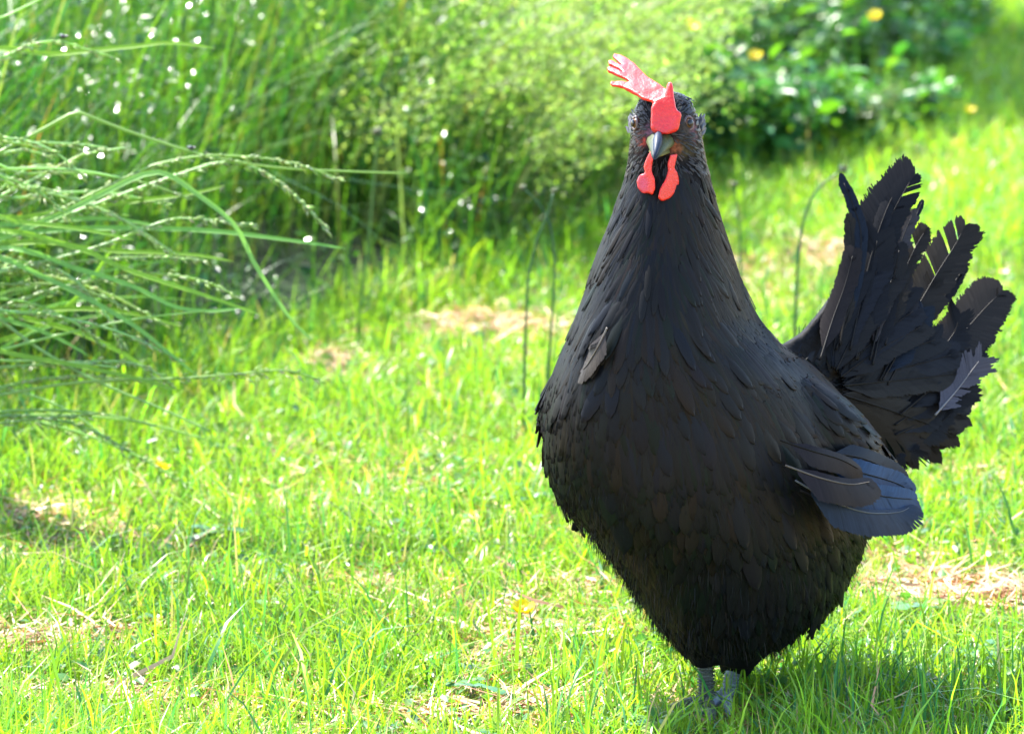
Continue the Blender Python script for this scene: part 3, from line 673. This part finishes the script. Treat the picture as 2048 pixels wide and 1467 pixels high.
TF = [  # line, width, kwargs
 ([(1672, 700, .02), (1712, 560, .04), (1722, 470, .05), (1706, 410, .055), (1690, 372, .058), (1682, 350, .06)], 26, dict(col=BL, ragged=.03, label='narrow curved sickle feather at the front of the tail')),
 ([(1680, 690, .02), (1702, 560, .04), (1704, 480, .05), (1698, 430, .052)], 30, dict(col=BR, ragged=.12)),
 ([(1700, 700, .02), (1735, 540, .05), (1765, 440, .07), (1795, 372, .085), (1818, 328, .095)], 30, dict(col=K)),
 ([(1715, 720, .025), (1742, 560, .055), (1770, 460, .07), (1803, 392, .08), (1829, 350, .088)], 88, dict(col=K, asym=.35, gap=[(.86, .885, -1), (.91, .925, -1)])),
 ([(1712, 720, .02), (1740, 560, .05), (1756, 470, .06)], 84, dict(col=K)),
 ([(1740, 720, .03), (1778, 560, .06), (1800, 490, .07), (1822, 435, .08), (1832, 420, .082)], 34, dict(col=GR, ragged=.2, gap=[(.55, .58, 1), (.7, .73, 1)], label='worn grey tail feather with a split tip')),
 ([(1815, 470, .075), (1832, 432, .085), (1845, 402, .09)], 12, dict(col=BL, ragged=.1, base=.5)),
 ([(1770, 690, .04), (1800, 570, .07), (1828, 500, .085), (1854, 456, .095)], 36, dict(col=BR, ragged=.25, gap=[(.6, .64, 1), (.8, .83, 1)])),
 ([(1745, 730, .03), (1775, 600, .055), (1795, 520, .06), (1798, 490, .062)], 44, dict(col=K)),
 ([(1760, 760, .04), (1815, 650, .07), (1872, 550, .095), (1910, 490, .11), (1930, 452, .118)], 84, dict(col=BR, asym=.5, ragged=.1, gap=[(.80, .83, 1), (.90, .92, 1), (.66, .68, 1)])),
 ([(1775, 770, .045), (1840, 650, .08), (1890, 590, .10), (1932, 530, .12)], 46, dict(col=K, asym=.3, ragged=.2, gap=[(.7, .73, 1)])),
 ([(1765, 760, .04), (1805, 690, .06), (1830, 650, .07), (1846, 618, .075)], 60, dict(col=BL, ragged=.05)),
 ([(1780, 800, .05), (1860, 720, .08), (1905, 670, .10), (1920, 630, .105)], 64, dict(col=K, ragged=.2)),
 ([(1780, 810, .05), (1850, 745, .08), (1920, 672, .11), (1968, 618, .13), (2004, 582, .142)], 104, dict(col=(0.011, 0.0095, 0.008), asym=.5, ragged=.06, label='broad round-tipped brownish tail feather', slant=.7)),
 ([(1800, 830, .05), (1870, 770, .08), (1930, 715, .11), (1972, 665, .13)], 66, dict(col=K, ragged=.15)),
 ([(1790, 850, .05), (1860, 800, .075), (1915, 750, .095), (1945, 710, .105)], 60, dict(col=K, ragged=.15)),
 ([(1870, 830, .06), (1912, 782, .08), (1938, 748, .088), (1962, 716, .092)], 52, dict(col=(0.040, 0.038, 0.045), rach=(.12, .115, .115), ragged=.4, gap=[(.35, .40, -1), (.5, .55, -1), (.72, .76, 1)], cup=.02, label='small silvery worn feather at the lower edge of the tail')),
 ([(1790, 870, .05), (1850, 840, .07), (1905, 800, .085), (1945, 770, .09)], 56, dict(col=K, ragged=.2)),
 ([(1770, 860, .05), (1820, 865, .065), (1870, 850, .075), (1905, 825, .08)], 60, dict(col=K, ragged=.25)),
 ([(1750, 850, .04), (1780, 880, .05), (1815, 900, .06), (1835, 898, .06)], 50, dict(col=K, ragged=.3)),
 ([(1740, 840, .035), (1760, 880, .045), (1785, 905, .05), (1805, 914, .05)], 46, dict(col=K, ragged=.3)),
 ([(1640, 720, .0), (1665, 640, .02), (1690, 570, .035), (1708, 500, .045)], 44, dict(col=(.009, .007, .0065))),
]
for line, wd_, kw in TF: quill('tail_feather', [(x, y, d - .010) for x, y, d in line], wd_, **kw)
for i, (a, L_) in enumerate(zip(np.linspace(74, -62, 17), [190, 230, 240, 225, 205, 200, 215, 235, 245, 250, 250, 240, 220, 190, 160, 130, 110])):
    ca, sa_ = math.cos(R(a)), math.sin(R(a)); x0, y0 = 1655 + 30 * ca, 775 - 40 * sa_
    q = [(x0 + L_ * t * ca - (12 if a > 20 else -8) * math.sin(t * 3), y0 - L_ * t * sa_) for t in (0, .35, .7, 1)]
    quill('tail_covert', [(x, y, tail_dd(x, y) - .021 - .004 * (i % 3)) for x, y in q], 62, col=(K, (0.0055, 0.0058, 0.0075), (0.0068, 0.0062, 0.0056))[i % 3], ragged=.05, cup=.06, slant=1.2, base=.02)
WF = [
 ([(1560, 880, -.155), (1620, 900, -.150), (1680, 918, -.13), (1722, 940, -.11)], 40, dict(col=(.009, .0075, .0088), asym=.72)),
 ([(1570, 930, -.160), (1640, 955, -.158), (1700, 968, -.14), (1745, 962, -.12)], 52, dict(col=(.010, .008, .009), asym=.78, rach=(.07, .06, .05))),
 ([(1650, 905, -.115), (1720, 915, -.09), (1780, 940, -.06), (1812, 962, -.045)], 58, dict(col=BL, asym=.6)),
 ([(1640, 930, -.12), (1720, 945, -.10), (1790, 965, -.07), (1826, 985, -.055)], 64, dict(col=(.011, .026, .055), asym=.6)),  # blue shine of the wing tip put into the feather colour, here and below
 ([(1620, 960, -.135), (1700, 980, -.12), (1780, 994, -.09), (1832, 998, -.065)], 62, dict(col=(.011, .026, .055), asym=.62)),
 ([(1590, 960, -.150), (1660, 1000, -.140), (1730, 1024, -.12), (1795, 1024, -.09), (1826, 1010, -.075)], 50, dict(col=(.008, .014, .026), asym=.85, rach=(.06, .065, .07))),
 ([(1600, 980, -.145), (1670, 1012, -.13), (1740, 1032, -.11), (1796, 1036, -.085), (1826, 1022, -.07)], 36, dict(col=K, asym=.6)),
 ([(1150, 1000, .0), (1160, 1030, .0), (1150, 1058, .0)], 18, dict(col=K)),
]
wn = norm(-FW + .35 * RT + .25 * UP)
for line, wd_, kw in WF: quill('flight_feather', line, wd_, nrm=wn, ragged=.015, cup=.10, slant=.8, **kw)
quill('shoulder_feather', [(1215, 655, -.196), (1198, 690, -.194), (1178, 725, -.184), (1164, 742, -.176)], 50, nrm=norm(-FW - .6 * RT + .9 * UP), col=(.025, .021, .019), asym=.5, ragged=.03, label='shoulder feather with a sunlit sheen painted into its colour', rach=(.1, .09, .08))  # sun's highlight on this feather put into its lighter colour

# legs -----------------------------------------------------------------------------
def leg(top, foot, colr, fdir):
    g = ground(*foot); t = pt(*top)
    l = MB(); P = smooth_line([t, t * .5 + g * .5 + np.array([0, .004, 0]), g + np.array([0, 0, .012])], 14)
    V, F = tube(P, np.array([.0075, .007, .0066, .0064, .0062, .0061, .006, .006, .006, .0061, .0063, .0066, .0070, .0075]), 12); l.add(V, F, colr)
    for i in range(1, 13):       # overlapping scutes
        c = P[i]; a = np.linspace(-1.2, 1.2, 7); rr = .0069
        ring = np.stack([c + (np.sin(q) * RT - np.cos(q) * np.array([0, 1, 0])) * rr for q in a])
        V, F = tube(ring, .0011, 4); l.add(V, F, np.array(colr) * random.uniform(.7, 1.25))
    o = l.build('leg', M['shank'], hen)
    for ang, L in ((-.55, .055), (0, .065), (.55, .055), (math.pi, .03)):
        d = np.array([math.sin(fdir + ang), -math.cos(fdir + ang), 0])
        Q = smooth_line([g + np.array([0, 0, .012]), g + d * L * .35 + np.array([0, 0, .013]), g + d * L * .75 + np.array([0, 0, .008]), g + d * L + np.array([0, 0, .003])], 12)
        V, F = tube(Q, np.array([.006, .0056, .0052, .0052, .0048, .0045, .0046, .0042, .0036, .0026, .0016, .0004]), 8); m = MB(); m.add(V, F, colr); m.build('toe', M['shank'], o)
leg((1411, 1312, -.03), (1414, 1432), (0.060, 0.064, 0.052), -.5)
leg((1470, 1325, .012), (1450, 1422), (0.17, 0.19, 0.23), -.5)  # same kind of shank, with the light on it put into a paler colour

# ------------------------------------------------------------------ grass tussock whose stems lean in from the side
def tussock(name, label, base_px, stems, blades_, group=None):
    b = ground(*base_px); tk = thing(name, label, 'grass', b, group)
    db = depth_of(b)
    for pts, kind, dd, seeds in stems:
        dd += .62
        root = b + np.array([random.uniform(-.05, .05), random.uniform(-.05, .05), -.004])
        p0 = pt(*pts[0], dd)
        lift = np.array([(p0[0] - root[0]) * .35, (p0[1] - root[1]) * .4, max(.02, (p0[2] - root[2]) * .62)])
        P3 = [root, root + lift] + [pt(x, y, dd + .0001 * i) for i, (x, y) in enumerate(pts)]
        P = smooth_line(P3, 70)
        mb = MB()
        if kind == 'leaf':
            n = len(P); t = np.linspace(0, 1, n); start = .45
            wd_ = np.where(t < start, .0011, .0011 + .0017 * np.clip(np.sin((t - start) / (1 - start) * math.pi) ** .7, 0, 1)); wd_[-1] = .0002
            col = palette(1, [(0.14, 0.26, 0.030), (0.12, 0.25, 0.06)], [.6, .4], .1)[0]
            V, F = ribbon(P, wd_, np.array([.2, -.75, .6]), cup=.35); mb.add(V, F, col); o = mb.build('leaf', M['grass'], tk)
        else:
            col = palette(1, [(0.24, 0.37, 0.15), (0.21, 0.33, 0.10)], [.5, .5], .1)[0]
            V, F = tube(P, np.interp(np.linspace(0, 1, len(P)), [0, .6, 1], [.0024, .0020, .0010]), 6); mb.add(V, F, col); o = mb.build('stalk', M['grass'], tk)
            if seeds:
                u0, dens, spread = seeds; k = dens * 2; u = rng.uniform(u0, 1, k); tt = np.linspace(0, 1, len(P))
                q = np.stack([np.interp(u, tt, P[:, j]) for j in range(3)], 1); T = norm(np.gradient(P, axis=0)); tq = np.stack([np.interp(u, tt, T[:, j]) for j in range(3)], 1)
                off = rdir(k, -.25, .5) * (rng.random(k) * spread * (1.15 - u) / (1.15 - u0))[:, None]
                sm = MB(); V, F, c = spikelets(q + off, tq + rng.normal(0, .3, (k, 3)) + np.array([0, 0, -.15]), rng.uniform(.006, .011, k), rng.uniform(.0020, .0032, k), palette(k, [(0.28, 0.36, 0.16), (0.20, 0.30, 0.08), (0.36, 0.40, 0.24)], [.5, .3, .2], .12))
                sm.add(V, F, c)
                for a, e in zip(q[::2], (q + off)[::2]):
                    if np.linalg.norm(e - a) > .003: V, F = tube(np.stack([a, a * .5 + e * .5 + np.array([0, 0, .001]), e]), .00025, 3); sm.add(V, F, (0.13, 0.21, 0.06))
                tag(sm.build('seed_head', M['grass'], o), kind='stuff')
    for _ in range(blades_):
        root = b + np.array([random.uniform(-.07, .09), random.uniform(-.07, .07), -.004])
        a = random.gauss(.1, .5); L = random.uniform(.22, .42); ln = random.uniform(.5, 1.1)
        t = np.linspace(0, 1, 12)
        P = root + np.stack([math.cos(a) * L * ln * t ** 1.6, math.sin(a) * L * ln * .6 * t ** 1.6, L * (t - .45 * min(1.3, ln) * t ** 2.6)], 1)
        wd_ = .0014 * np.sin(np.clip(t * .9 + .12, 0, 1) * math.pi) ** .6; wd_[-1] = .0002
        V, F = ribbon(P, wd_, np.array([.2, -.75, .6]), cup=.3); mb = MB(); mb.add(V, F, palette(1, [(0.12, 0.25, 0.04), (0.07, 0.18, 0.04), (0.16, 0.28, 0.05)], [.4, .3, .3])[0]); mb.build('leaf', M['grass'], tk)
    return tk
ST = [
 ([(-60, 135), (0, 118), (60, 90), (120, 83), (175, 100), (232, 116)], 's', .03, (.80, 34, .004)),
 ([(-60, 125), (110, 109), (270, 93), (330, 86), (385, 90), (430, 97)], 'leaf', .05, None),
 ([(-80, 66), (0, 37), (50, 14), (85, -4), (140, -40)], 's', .06, None),
 ([(-90, 350), (0, 304), (80, 262), (150, 224), (156, 224), (260, 264), (380, 303), (440, 318), (560, 336), (700, 343), (815, 347)], 's', .0, None),
 ([(-70, 425), (0, 392), (80, 352), (155, 314), (200, 302), (250, 296)], 's', -.02, (.78, 42, .006)),
 ([(-60, 510), (0, 480), (130, 415), (280, 342), (340, 323), (420, 311), (540, 318), (620, 336), (685, 362)], 's', -.01, (.60, 90, .006)),
 ([(-50, 505), (30, 472), (200, 405), (370, 345), (450, 324), (520, 340), (590, 392), (657, 462)], 's', .02, (.64, 120, .007)),
 ([(-60, 452), (60, 435), (200, 412), (330, 395), (390, 386), (450, 371)], 'leaf', .03, None),
 ([(-60, 510), (130, 425), (280, 352), (335, 350), (390, 386), (468, 450), (513, 535), (581, 638), (630, 684)], 'leaf', -.04, None),
 ([(-60, 478), (0, 471), (140, 459), (260, 457), (420, 462), (560, 478), (692, 497)], 'leaf', .01, None),
 ([(-40, 560), (100, 520), (200, 492), (330, 442), (380, 437), (440, 442), (505, 452)], 's', -.03, (.70, 70, .004)),
 ([(-60, 490), (10, 487), (100, 485), (200, 500), (380, 509), (467, 523)], 'leaf', -.02, None),
 ([(-40, 470), (140, 492), (250, 538), (400, 588), (523, 630)], 'leaf', -.05, None),
 ([(-40, 520), (90, 556), (250, 640), (330, 700), (390, 748)], 'leaf', -.06, None),
 ([(-20, 500), (160, 540), (270, 575), (350, 614), (420, 622), (482, 616)], 'leaf', -.03, None),
 ([(-60, 640), (0, 615), (100, 580), (200, 560), (300, 547), (400, 560), (470, 590)], 's', .0, (.66, 70, .014)),
 ([(-60, 802), (0, 790), (120, 769), (230, 760), (350, 757), (470, 748), (570, 740), (640, 760)], 's', -.06, (.80, 36, .01)),
 ([(-60, 740), (0, 735), (150, 724), (245, 723), (300, 738), (345, 770)], 's', -.05, (.62, 60, .010)),
 ([(-60, 860), (0, 846), (130, 832), (200, 826)], 's', -.09, (.7, 40, .008)),
 ([(-60, 600), (0, 640), (90, 705), (200, 765), (330, 820), (420, 862)], 's', -.05, None),
 ([(-60, 560), (0, 540), (80, 530), (150, 560), (220, 640), (245, 690)], 's', -.03, (.60, 70, .014)),
 ([(-60, 640), (0, 628), (90, 625), (150, 645), (205, 690)], 's', -.06, (.6, 60, .010)),
 ([(-60, 420), (0, 380), (40, 345), (85, 330), (120, 345)], 's', .02, (.62, 50, .014)),
 ([(-60, 330), (0, 308), (50, 300), (95, 312)], 's', .03, (.66, 40, .008)),
 ([(-60, 700), (60, 660), (150, 600), (210, 520), (240, 470)], 'leaf', .05, None),
]
_r = random.Random(5)
for _ in range(28):
    y0 = _r.uniform(250, 850); ln = _r.uniform(160, 430); sl = _r.uniform(-.42, .25) if y0 > 420 else _r.uniform(-.3, .1); dr = _r.uniform(20, 120)
    q = [(-50 + ln * t * 1.1, y0 + ln * sl * t + dr * t ** 2.6) for t in (0, .25, .5, .75, 1)]
    ST.append((q, 's' if _r.random() < .7 else 'leaf', _r.uniform(-.08, .06), (_r.uniform(.62, .8), _r.randint(22, 44), _r.choice([.003, .005, .012])) if _r.random() < .75 else None))
tussock('grass_tussock', 'seeding tall grass tussock with pale stems arching over the lawn', (-280, 900), ST, 16)

# ------------------------------------------------------------------ thin stalks standing in the lawn
def stalk(label, base_px, pts, bud=0.004, col=(0.026, 0.075, 0.022), r=.0018, group=None):
    b = ground(*base_px); dd = depth_of(b); root = thing('flower_stalk', label, 'plant', b, group)
    P = smooth_line([b - np.array([0, 0, .004])] + [pt(x, y, dd) for x, y in pts], 30)
    mb = MB(); V, F = tube(P, np.linspace(r, r * .6, 30), 6); mb.add(V, F, col); mb.build('stem', M['leaf'], root)
    mb = MB(); T = norm(P[-1] - P[-3]); m = 26
    V, F, c = spikelets(P[-1] + rng.normal(0, bud * .25, (m, 3)), np.tile(T, (m, 1)) + rng.normal(0, .5, (m, 3)), np.full(m, bud * 1.3), np.full(m, bud * .6), palette(m, [(0.10, 0.10, 0.05), (0.06, 0.10, 0.04)], [.5, .5])); mb.add(V, F, c); mb.build('bud', M['leaf'], root)
stalk('thin dark green stalk crossing another beside the hen, bent left at its top', (1092, 860), [(1098, 720), (1106, 600), (1109, 520), (1098, 445), (1075, 405), (1048, 378)])
stalk('thin dark green stalk crossing another beside the hen, leaning right at its top', (1046, 880), [(1049, 760), (1052, 640), (1058, 550), (1074, 480), (1094, 432), (1107, 385)])
stalk('short thin stalk with a round bud beside the hen neck', (1484, 720), [(1482, 600), (1480, 480), (1475, 420), (1469, 371)])
stalk('tall hooked stalk bending over towards the tail of the hen', (1586, 780), [(1590, 660), (1594, 560), (1600, 480), (1612, 425), (1632, 382), (1680, 342)], bud=.006, r=.0022)
stalk('upright pale stalk with a small tan bud at the meadow edge', (712, 705), [(722, 600), (738, 470), (748, 350), (755, 268)], col=(0.08, 0.15, 0.03), bud=.006, r=.0022)

# ------------------------------------------------------------------ buttercups
def petal_mesh():
    t = np.linspace(0, 1, 5); V = []
    for i, u in enumerate(t):
        w_ = .0062 * math.sin(min(1, u * .85 + .12) * math.pi) ** .55; x = .0085 * u; z = .0055 * u ** 1.7
        V += [(x, -w_, z + .0015 * u), (x, 0, z), (x, w_, z + .0015 * u)]
    F = []
    for i in range(4):
        a = i * 3
        for j in (0, 1): F += [(a + j, a + j + 1, a + j + 4), (a + j, a + j + 4, a + j + 3)]
    return np.array(V), np.array(F)
PV, PF = petal_mesh()
def buttercup(label, px, py, z=.05, ground_px=None, tilt=(.2, .1), sc=1.0):
    head = ground(px, py, z); b = np.array([head[0] - .01, head[1] + .01, 0])
    root = thing('buttercup', label, 'flower', b)
    P = smooth_line([b - np.array([0, 0, .004]), b * .5 + head * .5 + np.array([-.004, 0, 0]), head], 12); mb = MB(); V, F = tube(P, .0009, 5); mb.add(V, F, (0.06, 0.14, 0.02)); mb.build('stem', M['leaf'], root)
    rot = Matrix.Rotation(tilt[0], 4, 'X') @ Matrix.Rotation(tilt[1], 4, 'Y')
    for k in range(5):
        m = np.array(rot @ Matrix.Rotation(k * 2 * math.pi / 5 + .3, 4, 'Z'))[:3, :3]
        mesh_np('petal', (PV * sc) @ m.T + head, PF, M['petal'], root)
    k = 24; V, F, c = spikelets(head + rng.normal(0, .0012 * sc, (k, 3)), rdir(k, .9, .2), np.full(k, .004 * sc), np.full(k, .001 * sc), np.tile((.3, .2, .01), (k, 1)))
    mesh_np('centre', V, F, M['stamen'], root)
buttercup('yellow buttercup in the lawn beside dry cuttings in front of the hen', 1045, 1222, .035, tilt=(.25, .1), sc=1.15)
buttercup('small yellow buttercup in the lawn near the leaning grass stems', 322, 936, .045, tilt=(-.1, .4), sc=.9)
buttercup('orange-yellow buttercup low in the leafy herbs, lowest of three', 1510, 116, .26, tilt=(.4, 0), sc=1.25)
buttercup('orange-yellow buttercup in the herbs beside the pale seeding grass', 1382, 57, .30, tilt=(.4, .2), sc=1.25)
buttercup('orange-yellow buttercup high in the herbs beside the open lawn', 1750, 36, .30, tilt=(.5, -.2), sc=1.25)
buttercup('tiny yellow buttercup in the lawn beyond the tail of the hen', 1940, 222, .06, tilt=(.3, .1), sc=1.0)

# ------------------------------------------------------------------ leafy herbs behind the hen
HERB = [(0.045, 0.145, 0.028), (0.032, 0.115, 0.036), (0.075, 0.185, 0.020), (0.040, 0.130, 0.055)]
def herb(label, base, h, rad, nl, group, bright=1.0, name='leafy_herb'):
    root = thing(name, label, 'plant', base, group); mb = MB(); fm = MB()
    for s in range(9):
        a = rng.uniform(0, 2 * math.pi); rr = rad * rng.uniform(.2, 1); hh = h * rng.uniform(.6, 1.05); t = np.linspace(0, 1, 9)
        P = base + np.stack([math.cos(a) * rr * t ** 1.3, math.sin(a) * rr * t ** 1.3, hh * (t - .12 * t ** 3) - .004], 1)
        V, F = tube(P, np.linspace(.0022, .0008, 9), 5); mb.add(V, F, (0.06, 0.10, 0.03))
        k = nl // 9; u = rng.uniform(.12, 1, k); q = np.stack([np.interp(u, t, P[:, j]) for j in range(3)], 1) + rng.normal(0, .018, (k, 3))
        q[:, 2] = np.maximum(q[:, 2], .01); L = rng.uniform(.020, .046, k)
        V, F, c = leaves(q, rdir(k, .15, .35), rdir(k, .85, .3), L, L * rng.uniform(.4, .75, k), palette(k, HERB, [.35, .25, .25, .15], .2) * bright); fm.add(V, F, c)
    mb.build('stems', M['leaf'], root); tag(fm.build('foliage', M['leaf'], root), kind='stuff')
HG = 'leafy herbs crowding the bank behind the hen'
for i, (px, py, h, rad, nl, br) in enumerate([(1330, 372, .26, .13, 330, 1), (1440, 345, .24, .13, 360, 1), (1540, 335, .22, .13, 330, .9), (1640, 325, .20, .12, 300, .85), (1370, 270, .32, .15, 360, 1), (1480, 255, .32, .15, 360, 1.0), (1590, 250, .28, .14, 330, .9), (1700, 240, .26, .13, 300, .9),
        (1400, 180, .36, .16, 360, 1.1), (1520, 165, .36, .16, 360, 1.1), (1640, 160, .34, .16, 360, 1.0), (1760, 160, .3, .14, 330, 1), (1340, 110, .42, .18, 360, 1.1), (1480, 90, .44, .18, 380, 1.1), (1620, 80, .44, .18, 380, 1.1), (1750, 70, .4, .18, 360, 1.1), (1860, 60, .3, .16, 300, 1.2), (1560, 10, .5, .2, 380, 1.1), (1720, 0, .5, .2, 380, 1.2), (1860, -15, .45, .2, 360, 1.3), (2000, -20, .4, .2, 340, 1.5), (1420, 0, .5, .2, 380, 1.1), (1700, 300, .16, .12, 300, 1.0), (1800, 275, .14, .12, 280, 1.1), (1870, 190, .18, .13, 280, 1.1), (1930, 110, .2, .14, 280, 1.2), (1290, 330, .30, .13, 330, 1.0), (1280, 230, .34, .14, 330, 1.1), (1270, 140, .36, .15, 340, 1.1), (1300, 40, .42, .17, 360, 1.1)]):
    if px < 1345: lb, gp = 'leafy green herb growing against the pale seeding grass mound', 'herbs against the seeding grass'
    elif px > 1780: lb, gp = 'leafy green herb standing beside the open far lawn', 'herbs beside the far lawn'
    elif py > 270: lb, gp = 'low leafy herb at the foot of the bank where the lawn begins', 'herbs at the foot of the bank'
    else: lb, gp = 'dark leafy herb in the middle of the shaded bank behind the hen', HG
    herb(lb, ground(px, py), h, rad, nl, gp, br)

def tree(label, base, h, rad):
    root = thing('young_tree', label, 'tree', base); tm = MB(); fm = MB()
    t = np.linspace(0, 1, 12); P = base + np.stack([.08 * np.sin(t * 3), .06 * t, t * h * .9], 1); V, F = tube(P, np.linspace(.045, .012, 12), 10); tm.add(V, F, (0.12, 0.09, 0.06))
    for _ in range(22):
        u = random.uniform(.5, 1); s = np.array([np.interp(u, t, P[:, j]) for j in range(3)]); d = rdir(1, .45, .25)[0]; L = rad * random.uniform(.6, 1.2)
        Q = smooth_line([s, s + d * L * .5 + np.array([0, 0, .04]), s + d * L], 8); V, F = tube(Q, np.linspace(.012, .003, 8), 6); tm.add(V, F, (0.11, 0.085, 0.055))
        k = 150; v = rng.uniform(.25, 1, k); q = s + d * L * v[:, None] + rng.normal(0, .10, (k, 3)); l = rng.uniform(.04, .07, k)
        V, F, c = leaves(q, rdir(k, -.1, .5), rdir(k, .7, .4), l, l * .6, palette(k, HERB, [.35, .25, .25, .15], .2)); fm.add(V, F, c)
    tm.build('trunk', M['straw'], root); tag(fm.build('crown', M['leaf'], root), kind='stuff')
tree('young leafy tree behind the meadow shading the far lawn', np.array([-.16, 8.7, 0]), 3.3, .6)
tree('slim young tree standing beyond the leafy herbs', np.array([.25, 9.3, 0]), 3.2, .55)
# a pale seed spray leaning out of the herbs
def spray():
    b = ground(1560, 310); dd = depth_of(b); root = thing('seeding_grass_stalk', 'pale branched seed spray leaning out of the dark herbs', 'grass', b)
    P = smooth_line([b, pt(1610, 285, dd - .02), pt(1690, 245, dd - .04), pt(1770, 205, dd - .05), pt(1800, 178, dd - .05)], 30); mb = MB(); V, F = tube(P, np.linspace(.0022, .001, 30), 5); mb.add(V, F, (0.10, 0.18, 0.06)); o = mb.build('stalk', M['grass'], root)
    k = 260; u = rng.uniform(.66, 1, k); tt = np.linspace(0, 1, 30); q = np.stack([np.interp(u, tt, P[:, j]) for j in range(3)], 1) + rdir(k, .1, .6) * (rng.random(k) * .035)[:, None]
    V, F, c = spikelets(q, rdir(k, .2, .5), rng.uniform(.005, .009, k), rng.uniform(.003, .005, k), palette(k, [(0.17, 0.22, 0.06)], [1])); tag(mesh_np('seed_head', V, F, M['grass'], o, c), kind='stuff')
spray()

# ------------------------------------------------------------------ broad-leaved weeds in the lawn
def weed(label, px, py, nl, L0, z=.02, group=None):
    b = ground(px, py, z); b[2] = 0; root = thing('leafy_weed', label, 'plant', b, group)
    for i in range(nl):
        a = i / nl * 2 * math.pi + random.uniform(-.3, .3); el = random.uniform(.15, .6); L = L0 * random.uniform(.7, 1.1)
        d = np.array([math.cos(a) * math.cos(el), math.sin(a) * math.cos(el), math.sin(el)]); st = b + np.array([0, 0, z]) + d * L * .15
        t = np.linspace(0, 1, 9); P = st + d * L * t[:, None] - np.array([0, 0, 1]) * (L * .35 * t ** 2)[:, None]
        wd_ = L * .26 * np.sin(np.clip(t * .82 + .06, 0, 1) ** 1.6 * math.pi) ** .8 * (1 + .12 * np.sin(t * 26)); wd_[-1] = L * .04
        V, F = ribbon(P, wd_, None, cup=.3, nrm=np.array([0, 0, 1.0])); mb = MB(); mb.add(V, F, palette(1, [(0.065, 0.155, 0.04), (0.10, 0.18, 0.02), (0.05, 0.14, 0.06)], [.4, .3, .3])[0]); mb.build('leaf', M['leaf'], root)
    V, F = tube(np.array([b, b + np.array([0, 0, z * 1.1])]), .0012, 5); mb = MB(); mb.add(V, F, (0.08, 0.14, 0.03)); mb.build('stem', M['leaf'], root)
weed('lobed green weed in front of the legs of the hen', 1310, 1440, 8, .030, .022)
weed('pale fan-leaved weed left of the lobed one before the hen', 1225, 1432, 6, .024, .02)
weed('bright leafy weed in the lawn beside the dry patch near the hen belly', 1830, 1212, 5, .030, .024)
weed('broad round-leaved weed at the shadow edge beside the hen', 1965, 1300, 6, .026, .02)
weed('small pale weed in the shadow line under the hen tail', 1745, 1300, 5, .020, .018)
weed('yellow-green weed among the long lawn blades left of the hen', 430, 1062, 5, .030, .02)
weed('light green weed in the cuttings in front of the buttercup', 945, 1372, 6, .026, .022)

# longer lawn blades near the hen's feet that stand against the light
def long_blades():
    n = 900; X = rng.uniform(.02, .55, n); Y = rng.uniform(3.04, 3.30, n)
    k = (np.abs(X - .165) > .055); X, Y = X[k], Y[k]; n = len(X)
    V, F, c = blades(np.stack([X, Y, np.full(n, -.004)], 1), rng.uniform(0, 6.28, n), rng.uniform(.035, .085, n), rng.uniform(.0018, .0034, n), rng.gamma(2, .2, n), 5, palette(n, G_LAWN, [.3, .3, .1, .3, 0.0]))
    tag(mesh_np('long_grass', V, F, M['grass'], None, c, smooth=False), 'longer uncut blades standing around the feet of the hen', 'grass', kind='stuff')
long_blades()

# ------------------------------------------------------------------ two flies on the grass stems
def fly(label, px, py, dd, sc=1.0):
    c = pt(px, py, dd); root = thing('fly', label, 'fly', c); s = .0016 * sc
    def ball(off, r, name, parent, mat):
        bm = bmesh.new(); bmesh.ops.create_uvsphere(bm, u_segments=10, v_segments=7, radius=1); bmesh.ops.scale(bm, vec=r, verts=bm.verts); bmesh.ops.translate(bm, vec=Vector(c + np.array(off)), verts=bm.verts)
        me = bpy.data.meshes.new(name); bm.to_mesh(me); bm.free(); return link(name, me, mat, parent)
    ball((0, 0, s), (s * 1.5, s, s), 'body', root, M['fly']); ball((s * 1.9, 0, s * 1.1), (s * .7, s * .8, s * .7), 'head', root, M['fly'])
    for sg in (-1, 1):
        V, F = ribbon(c + np.array([(s * .4, sg * s * .6, s * 1.7), (-s * .8, sg * s * 1.2, s * 1.9), (-s * 2.4, sg * s * 1.6, s * 1.7)]), [s * .25, s * .7, s * .3], None, nrm=np.array([0, 0, 1.0])); mesh_np('wing', V, F, M['wing'], root)
    for k in range(6):
        sg = 1 if k % 2 else -1; x = (k // 2 - 1) * s * .8; V, F = tube(c + np.array([(x, 0, s * .7), (x * 1.3, sg * s * 1.1, s * .9), (x * 1.6, sg * s * 1.3, -s * .6)]), s * .1, 3); mesh_np('leg', V, F, M['fly'], root)
fly('small dark fly on the topmost drooping seed head', 126, 77, .651, 1.25)
fly('small dark fly on the bent grass stem', 382, 299, .62, 1.1)
